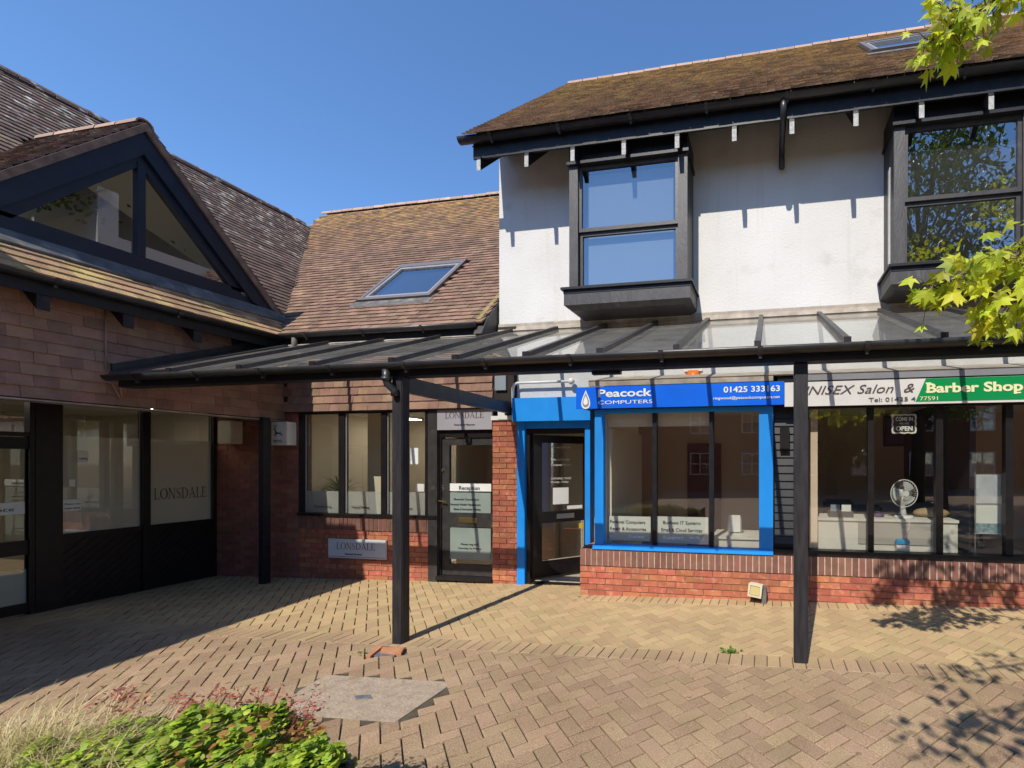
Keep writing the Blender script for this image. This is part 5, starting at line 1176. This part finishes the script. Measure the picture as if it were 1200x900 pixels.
# open sign hanging in the window
a, b = atY(1045.5, 486, YF + .06), atY(1073.5, 507.5, YF + .06); yo = YF + .06
OS = empty('open_sign', ((a.x + b.x) / 2, yo, b.z), 'black and white COME IN WE ARE OPEN sign hung inside the barber window', 'sign')
def wavy(bm, x0, x1, z0, z1, y, n=6, amp=.008):
    pts = []; per = [(x0, z0, x1, z0), (x1, z0, x1, z1), (x1, z1, x0, z1), (x0, z1, x0, z0)]
    for (xa_, za_, xb_, zb_) in per:
        L = math.hypot(xb_ - xa_, zb_ - za_); nx, nz = (zb_ - za_) / L, -(xb_ - xa_) / L
        for k in range(n): t = k / n; w_ = amp * abs(math.sin(t * math.pi * 3)); pts.append((xa_ + (xb_ - xa_) * t + nx * w_, y, za_ + (zb_ - za_) * t + nz * w_))
    prism(bm, pts, (0, .004, 0))
bm = NB(); wavy(bm, a.x, b.x, b.z, a.z, yo); obj('plate', bm, M['plastic'], OS)
bm = NB(); wavy(bm, a.x + .018, b.x - .018, b.z + .018, a.z - .018, yo - .003); obj('dark_field', bm, M['ink'], OS)
ww = b.x - a.x; hh = a.z - b.z
text('lettering', 'COME IN', (a.x + ww * .14, yo - .006, b.z + hh * .66), hh * .2, M['white'], OS, width=ww * .72, off=.02)
text('lettering', 'WE ARE', (a.x + ww * .3, yo - .006, b.z + hh * .46), hh * .11, M['white'], OS, width=ww * .4)
text('lettering', 'OPEN', (a.x + ww * .15, yo - .006, b.z + hh * .14), hh * .24, M['white'], OS, width=ww * .7, off=.03)
bm = NB(); mx_ = (a.x + b.x) / 2
for k in (-1, 1): tube(bm, [(mx_ + k * ww * .35, yo, a.z), (mx_, yo, 2.30)], .003, 4)
obj('cord', bm, M['ink'], OS)
# display stand with price boards
yb = YF + .22
a, b = atY(1144, 556, yb), atY(1173, 626, yb); ST = empty('display_stand', ((a.x + b.x) / 2, yb, fz), 'wire display stand with two pale boards inside the barber window, right end', 'display stand')
zm_ = atY(1158, 591, yb).z
box('poster_panel', (a.x, b.x, yb, yb + .01, zm_ + .01, a.z), M['grey'], ST).data.materials[0] = mat('pale_grey_print', (.50, .53, .56), (.4, .43, .47), 9, .4)
box('poster_panel', (a.x, b.x, yb, yb + .01, b.z + .12, zm_ - .01), M['poster'], ST); box('picture_strip', (a.x, b.x, yb - .001, yb + .01, b.z, b.z + .12), mat('teal_print', (.1, .2, .22), (.35, .4, .42), 25, .4), ST)
bm = NB()
for xq in (a.x - .012, b.x + .012): tube(bm, [(xq, yb, fz), (xq, yb, a.z + .03)], .006, 6)
for z_ in (a.z, zm_, b.z, .35): tube(bm, [(a.x - .012, yb, z_), (b.x + .012, yb, z_)], .004, 5)
obj('wire_frame', bm, M['chrome'], ST)
# computer shop desk
yk = 5.62; x0, x1 = atY(834, 0, yk).x, atY(893, 0, yk).x; kz2 = atY(860, 627, yk + .15).z
desk('shop_desk', ((x0 + x1) / 2, yk, fz), x1 - x0, .6, kz2 - fz, M['deskwhite'], 'white desk behind the right pane of the computer shop window')
a = atY(861, 620, yk + .3); HP = empty('leaflet_holder', (a.x, yk + .3, kz2), 'clear grey leaflet holder on the white desk in the computer shop', 'leaflet holder')
box('holder', (a.x - .09, a.x + .09, yk + .3, yk + .33, kz2, kz2 + .2), M['grey'], HP); box('leaflet', (a.x - .075, a.x + .075, yk + .285, yk + .299, kz2 + .02, kz2 + .24), M['plastic'], HP)
# potted dracaena in the office window
pc = atY(398, 590, 6.3); PT = empty('potted_palm', (pc.x, 6.3, .8), 'spiky potted palm on a stand behind the left office windows', 'plant')
bm = NB(); tube(bm, [(pc.x, 6.3, .8), (pc.x, 6.3, 1.02)], [.12, .16], 14); obj('pot', bm, M['darkstuff'], PT, True)
box('plant_stand', (pc.x - .18, pc.x + .18, 6.12, 6.48, -.07, .8), M['frame'], PT)
bm = NB(); rl = random.Random(21)
for k in range(46):
    a_ = rl.uniform(0, 2 * math.pi); L = rl.uniform(.35, .62); up_ = rl.uniform(.1, 1.3); z0_ = rl.uniform(1.0, 1.25); prev = None
    d0 = Vector((math.cos(a_), math.sin(a_), 0)); s_ = Vector((-d0.y, d0.x, 0))
    for t in range(5):
        f_ = t / 4; p = Vector((pc.x, 6.3, z0_)) + d0 * L * f_ * (1 - .2 * up_) + Vector((0, 0, L * (up_ * f_ * .8 - .5 * f_ * f_))); wd = .022 * (1 - f_) + .002
        cur = (bm.verts.new(p - s_ * wd), bm.verts.new(p + s_ * wd))
        if prev: bm.faces.new((prev[0], prev[1], cur[1], cur[0]))
        prev = cur
obj('leaves', bm, M['weed'], PT).data.materials[0] = M['leafdark']
# plant pot and lamp shade behind the gable window
for (px_, py_, r_, lab, nm) in ((88, 262, .09, 'pale pot with leafy plant behind the left gable pane', 'potted_plant'), (203, 304, .10, 'pale rounded pot behind the right gable pane', 'plant_pot')):
    c = atX(px_, py_, DXf - .35); c = Vector((c.x, c.y, max(c.z, zb + .03) - .0)); PP = empty(nm, (c.x, c.y, zb - .28), lab, 'plant pot')
    bm = NB(); tube(bm, [(c.x, c.y, zb - .28), (c.x, c.y, zb + .02)], [r_ * .85, r_], 16); obj('pot', bm, M['plastic'], PP, True)
    if nm == 'potted_plant':
        bm = NB()
        for k in range(160):
            v = Vector((rl.gauss(0, .12), rl.gauss(0, .2), rl.gauss(.1, .1))); p = c + v + Vector((0, -.1, .12)); s_ = Vector((rl.uniform(-1, 1), rl.uniform(-1, 1), rl.uniform(-1, 1))).normalized() * .03; t_ = s_.orthogonal().normalized() * .018
            bm.faces.new([bm.verts.new(q) for q in (p - s_, p + t_, p + s_, p - t_)])
        obj('leaves', bm, M['leafdark'], PP)['kind'] = 'stuff'

# ================================================================== PLANTS
def leaf_poly(kind):
    if kind == 'maple':
        pts = []
        lob = [(-90, .15), (-65, .42), (-38, .30), (-12, .72), (12, .42), (38, .82), (58, .45), (90, 1.0), (122, .45), (142, .82), (168, .42), (192, .72), (218, .30), (245, .42)]
        return [(r_ * math.cos(R(a_)) * .55, r_ * math.sin(R(a_)) * .55 + .1) for a_, r_ in lob]
    if kind == 'round':
        return [(.5 * math.cos(2 * math.pi * k / 8) * (1 - .12 * (k % 2)), .5 * math.sin(2 * math.pi * k / 8) * (1 - .12 * (k % 2)) + .4) for k in range(8)]
    return [(0, 0), (.22, .35), (0, 1), (-.22, .35)]
def leafmesh(kind, m, fold=.25, seed=0):
    pl = leaf_poly(kind); rl_ = random.Random(seed); bm = NB(); c = bm.verts.new((0, .15, 0))
    vs_ = [bm.verts.new((x_, y_, -fold * abs(x_) - .25 * y_ * y_ + rl_.uniform(-.05, .05))) for x_, y_ in pl]
    for i in range(len(vs_)): bm.faces.new((c, vs_[i], vs_[(i + 1) % len(vs_)]))
    me = bpy.data.meshes.new('leaf'); bm.to_mesh(me); bm.free(); me.materials.append(m); return me
def joinleaves(name, mats, me, m, parent):
    co = np.array([v.co[:] for v in me.vertices]); c4 = np.c_[co, np.ones(len(co))]; F_ = [tuple(p.vertices) for p in me.polygons]; nv = len(co)
    vs_ = np.concatenate([(np.array(M4) @ c4.T)[:3].T for M4 in mats]); fs_ = [tuple(nv * i + j for j in f) for i in range(len(mats)) for f in F_]
    o = obj(name, ([tuple(v) for v in vs_], fs_), m, parent); return o
def orient(p, d, nrm, s):
    d = Vector(d).normalized(); nrm = Vector(nrm); x_ = d.cross(nrm).normalized(); z_ = x_.cross(d)
    m3 = Matrix((x_, d, z_)).transposed() * s; m4 = m3.to_4x4(); m4.translation = p; return m4
# --- maple at the right edge, trunk outside the frame, two sprays hanging in
rt_ = random.Random(5)
TREE = empty('maple_tree', (3.3, 1.6, gz(3.3)), 'yellow-green maple whose leafy branches reach in at the right edge', 'tree')
bm = NB(); tube(bm, [(3.3, 1.6, 0), (3.25, 1.62, 1.2), (3.3, 1.6, 2.4), (3.15, 1.55, 3.8), (3.2, 1.4, 5.5)], [.13, .11, .095, .07, .03], 10); obj('trunk', bm, M['bark'], TREE, True)
LM = [leafmesh('maple', M['leaf'], .15 + .22 * k, k) for k in range(4)]
leaves = []
def spray(path, r0, nl, size, spread, drop=.5, seed=0):
    rs = random.Random(seed); path = [Vector(p) for p in path]; bm = NB(); tube(bm, path, [r0 * (1 - .8 * i / (len(path) - 1)) for i in range(len(path))], 6)
    for k in range(nl):
        t = rs.uniform(.15, 1) * (len(path) - 1); i = min(int(t), len(path) - 2); p = path[i].lerp(path[i + 1], t - i)
        off = Vector((rs.gauss(0, 1), rs.gauss(0, 1), rs.gauss(-.2, .8))) * spread * (.55 + .5 * (1 - t / len(path))); q = p + off
        if rs.random() < .65: tube(bm, [p, p.lerp(q, .5) + Vector((0, 0, .02)), q], [r0 * .25, r0 * .15, .0015], 4)
        d = Vector((rs.gauss(-.25, .6), rs.gauss(0, .6), -drop - rs.random() * .6)); nrm = Vector((rs.gauss(0, .5), rs.gauss(-.55, .5), rs.uniform(.3, 1)))
        leaves.append(orient(q, d, nrm, size * rs.uniform(.6, 1.25)))
    obj('branch', bm, M['bark'], TREE, True)
def W_(px_, py_, dd): r = ray(px_, py_); return r * dd + Vector((0, 0, EYE))
spray([(3.2, 1.55, 3.0), W_(1330, 245, 2.5), W_(1235, 280, 2.4), W_(1160, 312, 2.35), W_(1082, 340, 2.3)], .016, 190, .145, .12, seed=1)
spray([(3.25, 1.6, 2.9), W_(1340, 338, 2.4), W_(1255, 338, 2.35), W_(1205, 350, 2.3), W_(1155, 363, 2.3)], .013, 130, .14, .10, seed=2)
spray([(3.2, 1.55, 3.4), W_(1300, 240, 2.5), W_(1230, 275, 2.45), W_(1185, 298, 2.4)], .014, 110, .14, .10, seed=7)
spray([(3.2, 1.5, 4.0), W_(1330, -90, 2.0), W_(1200, -25, 2.0), W_(1140, 20, 2.0), W_(1085, 52, 2.0)], .014, 230, .10, .075, seed=3)
spray([(3.2, 1.5, 4.2), W_(1300, -110, 2.1), W_(1180, -60, 2.1), W_(1120, -15, 2.1), W_(1110, 45, 2.05)], .012, 110, .10, .07, seed=4)
n_in = sorted(leaves, key=lambda m4: 0 if inview(m4.translation, 10) else 1)
for i, m4 in enumerate(n_in[:290]):
    o = bpy.data.objects.new('leaf', LM[i % 4]); C.objects.link(o); o.parent = TREE; t = m4.copy(); t.translation = m4.translation - WL[TREE.name]; o.matrix_local = t
crown = []; keepers = list(n_in[290:])
def cloud(n, c, r, size, seed, out):
    rs = random.Random(seed)
    for _ in range(n):
        while True:
            v = Vector((rs.uniform(-1, 1), rs.uniform(-1, 1), rs.uniform(-1, 1)))
            if .2 < v.length < 1: break
        p = Vector(c) + Vector((v.x * r[0], v.y * r[1], v.z * r[2])); out.append(orient(p, (rs.gauss(0, 1), rs.gauss(0, 1), -.6), (rs.gauss(0, .6), rs.gauss(0, .6), 1), size * rs.uniform(.7, 1.3)))
rc = random.Random(31)
# crown lumps above and right of the frame; their shade falls on the paving at the right
for k in range(26):
    c = Vector((rc.uniform(2.3, 4.6), rc.uniform(-.2, 3.0), rc.uniform(3.3, 6.2)))
    if c.x < 2.5 and c.z > 5: continue
    cloud(46, c, (.42, .42, .28), .13, 100 + k, crown)
SH = [((1150, 835), 3.35), ((1100, 868), 3.3), ((1180, 775), 3.6), ((1120, 790), 3.5), ((1190, 860), 3.4)]
crown = [m for m in crown if not inview(m.translation, 25) or True]
for (gx_, gy_), hgt in SH:                      # twigs whose shade lies on the paving near the right edge
    g = gpt(gx_, gy_); t = (hgt - g.z) / SS; c = Vector((g.x - .15 * t, g.y - t, hgt))
    if inview(c, 30): continue
    cloud(34, c, (.30, .26, .10), .115, gx_, crown)
    bm = NB(); tube(bm, [(3.15, 1.55, 3.7), (2.4, .9, 3.8), (c.x + .3, c.y + .1, c.z + .05), c], [.03, .02, .01, .004], 6); obj('branch', bm, M['bark'], TREE, True)
crown = [m for m in crown if not inview(m.translation, 15)] + keepers
joinleaves('crown', crown, LM[0], M['leaf'], TREE)['kind'] = 'stuff'
# --- trees behind the camera, mirrored in the windows
def bigtree(x, y, h, r, label, seed):
    rs = random.Random(seed); T = empty('broadleaf_tree', (x, y, gz(x)), label, 'tree', 'trees across the courtyard')
    bm = NB(); tube(bm, [(x, y, 0), (x + .1, y, h * .3), (x, y + .1, h * .6), (x, y, h * .9)], [.28, .22, .14, .04], 10)
    lm = []; me = leafmesh('x', M['leafdark'], .1, 1); L_ = []
    for k in range(64):
        a_ = rs.uniform(0, 6.28); z_ = rs.uniform(.28, 1.0) * h; rr_ = r * math.sqrt(max(.05, 1 - ((z_ / h - .6) / .45) ** 2)) * rs.uniform(.3, 1); c = Vector((x + rr_ * math.cos(a_), y + rr_ * math.sin(a_), z_))
        tube(bm, [(x, y, z_ * .7), c], [.06, .01], 5); cloud(150, c, (r * .3, r * .3, r * .2), .27, seed * 50 + k, L_)
    obj('trunk', bm, M['bark'], T, True); joinleaves('crown', L_, me, M['leafdark'], T)['kind'] = 'stuff'
bigtree(5.6, -7.5, 14.0, 3.6, 'tall green tree across the courtyard, mirrored in the right bay window', 1)
bigtree(10.5, -6.0, 12, 3.2, 'wider green tree further right across the courtyard', 2)
bigtree(3.0, -11.5, 7.0, 2.2, 'smaller green tree in front of the facing terrace', 3)
bigtree(15, 2.0, 9, 3.0, 'green tree at the open east end of the courtyard', 4)
# --- facing terrace and the tall building whose shadow crosses the paving
FB = empty('facing_terrace', (2, -15, 0), 'low brick terrace across the courtyard with white windows', 'building')
box('wall', (-12, 16, -19, -15, -.3, 5.2), M['brick_dark'], FB)
bm = NB(); prism(bm, [(-12.4, -14.6, 5.1), (-12.4, -19.4, 5.1), (-12.4, -17, 7.4)], (28.8, 0, 0)); obj('roof', bm, M['roof_m'], FB)
for i in range(9):
    for z_ in (.9, 3.3):
        x_ = -10.5 + i * 3; bm = NB()
        for b in ((x_, x_ + .07, z_, z_ + 1.3), (x_ + 1.13, x_ + 1.2, z_, z_ + 1.3), (x_ + .565, x_ + .635, z_, z_ + 1.3), (x_ + .07, x_ + 1.13, z_, z_ + .07), (x_ + .07, x_ + 1.13, z_ + 1.23, z_ + 1.3), (x_ + .07, x_ + 1.13, z_ + .62, z_ + .68)): bx(bm, b[0], b[1], -15.01, -14.95, b[2], b[3])
        w_ = obj('window', bm, M['white'], FB); paneY(x_ + .03, x_ + 1.17, z_ + .03, z_ + 1.27, -14.98, M['glass_up'], w_) if True else None
H = 5.2
def back(p): t = (H - p.z) / SS; return Vector((p.x - .15 * t, p.y - t, H))
c1_, c2_, c3_ = back(gpt(0, 824)), back(gpt(429, 679)), back(atY(417, 615, YW))
print('caster', c1_, c2_, c3_)
NBd = empty('south_wing', (-8, -2, 0), 'tall brick wing at the near left, outside the frame, shading the paving', 'building')
d_ = (c2_ - c1_); far = c1_ - d_.normalized() * 9
bm = NB(); ins = Vector((-.25, 0, 0))
prism(bm, [(p.x - .25, p.y - (.2 if i == 0 else 0), -.3) for i, p in enumerate((c3_, c2_, far))] + [(-14, far.y, -.3), (-14, c3_.y - .2, -.3)], (0, 0, H - .1 + .3)); obj('wall', bm, M['brick_dark'], NBd)
bm = NB(); rz_ = H + 2.6
v = [bm.verts.new(p) for p in ((c3_.x, c3_.y, H), (c2_.x, c2_.y, H), (far.x, far.y, H), (-14, far.y, H), (-14, c3_.y, H), (-10, c3_.y - 3.5, rz_), (-10, far.y + 3, rz_))]
for f in ((0, 1, 5), (1, 2, 6, 5), (2, 3, 6), (3, 4, 5, 6), (4, 0, 5), (0, 4, 3, 2, 1)): bm.faces.new([v[i] for i in f])
obj('roof', bm, M['roof_l'], NBd)

# --- planter in the foreground
PL = empty('planter', (-1.9, 1.45, gz(-2)), 'black-edged planting bed at the bottom left corner', 'planter')
ce = W_(412, 893, 1.62)
print('planter corner', ce)
px1_, py1_, ptz = ce.x, ce.y, ce.z
bm = NB()
for b in ((px1_ - .5, px1_, py1_ - .02, py1_ + .02), (px1_ - .04, px1_, .2, py1_ - .02)): bx(bm, b[0], b[1], b[2], b[3], gz(-2) - .05, ptz)
bmesh.ops.bevel(bm, geom=bm.edges[:], offset=.008, segments=1, affect='EDGES'); obj('rim', bm, M['black'], PL)
box('soil', (-4.58, px1_ - .04, .2, py1_ - .1, gz(-2), ptz - .06), M['soil'], PL)
rg = random.Random(12)
def mound(name, label, cx_, cy_, rx, ry, hgt, n, size, me, m, seed, extra=None):
    rs = random.Random(seed); T = empty(name, (cx_, cy_, ptz - .06), label, 'plant'); L_ = []
    for _ in range(n):
        a_ = rs.uniform(0, 6.28); q = math.sqrt(rs.random()); x_, y_ = cx_ + rx * q * math.cos(a_), cy_ + ry * q * math.sin(a_)
        z_ = ptz - .06 + hgt * (1 - q ** 2.2) * rs.uniform(.55, 1.02) + .04 + .03 * math.sin(x_ * 23) * math.cos(y_ * 19) + .02 * math.sin(x_ * 61 + y_ * 47)
        L_.append(orient((x_, y_, z_), (rs.gauss(0, 1), rs.gauss(0, 1), rs.uniform(-.2, .5)), (rs.gauss(0, .45), rs.gauss(-.2, .45), 1), size * rs.uniform(.55, 1.3)))
    o = joinleaves('foliage', L_, me, m, T); o['kind'] = 'stuff'
    bm = NB()
    for _ in range(26):
        a_ = rs.uniform(0, 6.28); q = rs.random() * .7; tube(bm, [(cx_ + .3 * rx * q * math.cos(a_), cy_ + .3 * ry * q * math.sin(a_), ptz - .07), (cx_ + rx * q * math.cos(a_), cy_ + ry * q * math.sin(a_), ptz - .06 + hgt * .7)], [.004, .002], 4)
    obj('stems', bm, M['bark'], T)['kind'] = 'stuff'; return T
LR = leafmesh('round', M['leaflow'], .25, 3); LR2 = leafmesh('round', M['leafred'], .25, 4)
def tgt(px_, py_, dd): return W_(px_, py_, dd)
g1, g2, g3 = tgt(270, 880, 1.75), tgt(160, 885, 1.7), tgt(365, 893, 1.62)
mound('groundcover_plant', 'bright green leafy ground cover in the middle of the planter', g1.x, g1.y - .1, .30, .30, .145, 5200, .026, LR, M['leaflow'], 1)
mound('groundcover_plant', 'green ground cover with reddish leaves left of the bright one', g2.x, g2.y - .12, .28, .28, .12, 3600, .024, LR, M['leaflow'], 2)
T3 = mound('groundcover_plant', 'paler trailing ground cover by the black rim', g3.x - .02, g3.y - .1, .2, .22, .09, 2200, .022, LR, M['leaflow'], 3)
mound('groundcover_plant', 'russet-tinted leaves scattered through the ground cover', g1.x + .02, g1.y - .1, .44, .3, .15, 320, .026, LR2, M['leafred'], 4)
# red flower sprigs
fl_ = []
SPR = empty('flower_sprigs', (g1.x, g1.y, ptz), 'thin reddish-pink flower sprigs rising behind the ground cover', 'flowers')
bm = NB(); fm = leafmesh('x', M['flower'], .1, 1)
for k in range(74):
    px_ = random.Random(k).choice([120, 140, 150, 165, 205, 215, 228, 240, 262, 290, 300, 315, 330, 345, 360, 375]) + rg.uniform(-14, 14); py_ = rg.uniform(805, 850) + max(0, (150 - px_) * .25)
    top = tgt(px_, py_, rg.uniform(1.75, 1.98)); base_ = Vector((top.x + rg.uniform(-.05, .05), top.y - rg.uniform(.02, .12), ptz))
    tube(bm, [base_, base_.lerp(top, .6) + Vector((.01, 0, 0)), top], [.0016, .0012, .0008], 3, False)
    for _ in range(11):
        q = top + Vector((rg.gauss(0, .016), rg.gauss(0, .016), rg.gauss(-.012, .018))); fl_.append(orient(q, (rg.gauss(0, 1), rg.gauss(0, 1), rg.uniform(0, 1)), (rg.gauss(0, 1), rg.gauss(0, 1), 1), .022 * rg.uniform(.6, 1.3)))
obj('stems', bm, M['flower'], SPR)['kind'] = 'stuff'; joinleaves('florets', fl_, fm, M['flower'], SPR)['kind'] = 'stuff'
# dry grass clump at the far left
gc = tgt(40, 930, 1.6); GR = empty('grass_clump', (gc.x, gc.y, ptz - .06), 'straw-coloured arching grass clump in the bottom left corner', 'grass')
bm = NB()
for k in range(2600):
    b_ = Vector((gc.x + rg.gauss(.02, .24), gc.y + rg.gauss(-.05, .10), ptz - .06)); a_ = rg.gauss(.35, .75); L = rg.uniform(.16, .36); d0 = Vector((math.sin(a_), rg.gauss(.2, .4), 0)); s_ = Vector((d0.y, -d0.x, 0)).normalized() * rg.uniform(.0016, .0034); prev = None
    for t in range(5):
        f_ = t / 4; p = b_ + d0 * L * .75 * f_ ** 1.5 + Vector((0, 0, L * (1.05 * f_ - .45 * f_ * f_))); k_ = 1 - f_ * .85
        cur = (bm.verts.new(p - s_ * k_), bm.verts.new(p + s_ * k_))
        if prev: bm.faces.new((prev[0], prev[1], cur[1], cur[0]))
        prev = cur
obj('blades', bm, M['straw'], GR)['kind'] = 'stuff'
# weeds in the joints
for (px_, py_, lab, n, s_) in ((856, 764, 'small green weed in the paving joint between the two posts', 46, .035), (424, 766, 'tiny weed beside the drain', 22, .026)):
    g = gpt(px_, py_); T = empty('weed', g, lab, 'weed'); L_ = []
    for _ in range(n):
        a_ = rg.uniform(0, 6.28); L_.append(orient(g + Vector((rg.gauss(0, .035), rg.gauss(0, .02), rg.uniform(0, .02))), (math.cos(a_), math.sin(a_), .5), (0, 0, 1), s_ * rg.uniform(.6, 1.4)))
    joinleaves('leaves', L_, leafmesh('x', M['weed'], .2, 2), M['weed'], T)
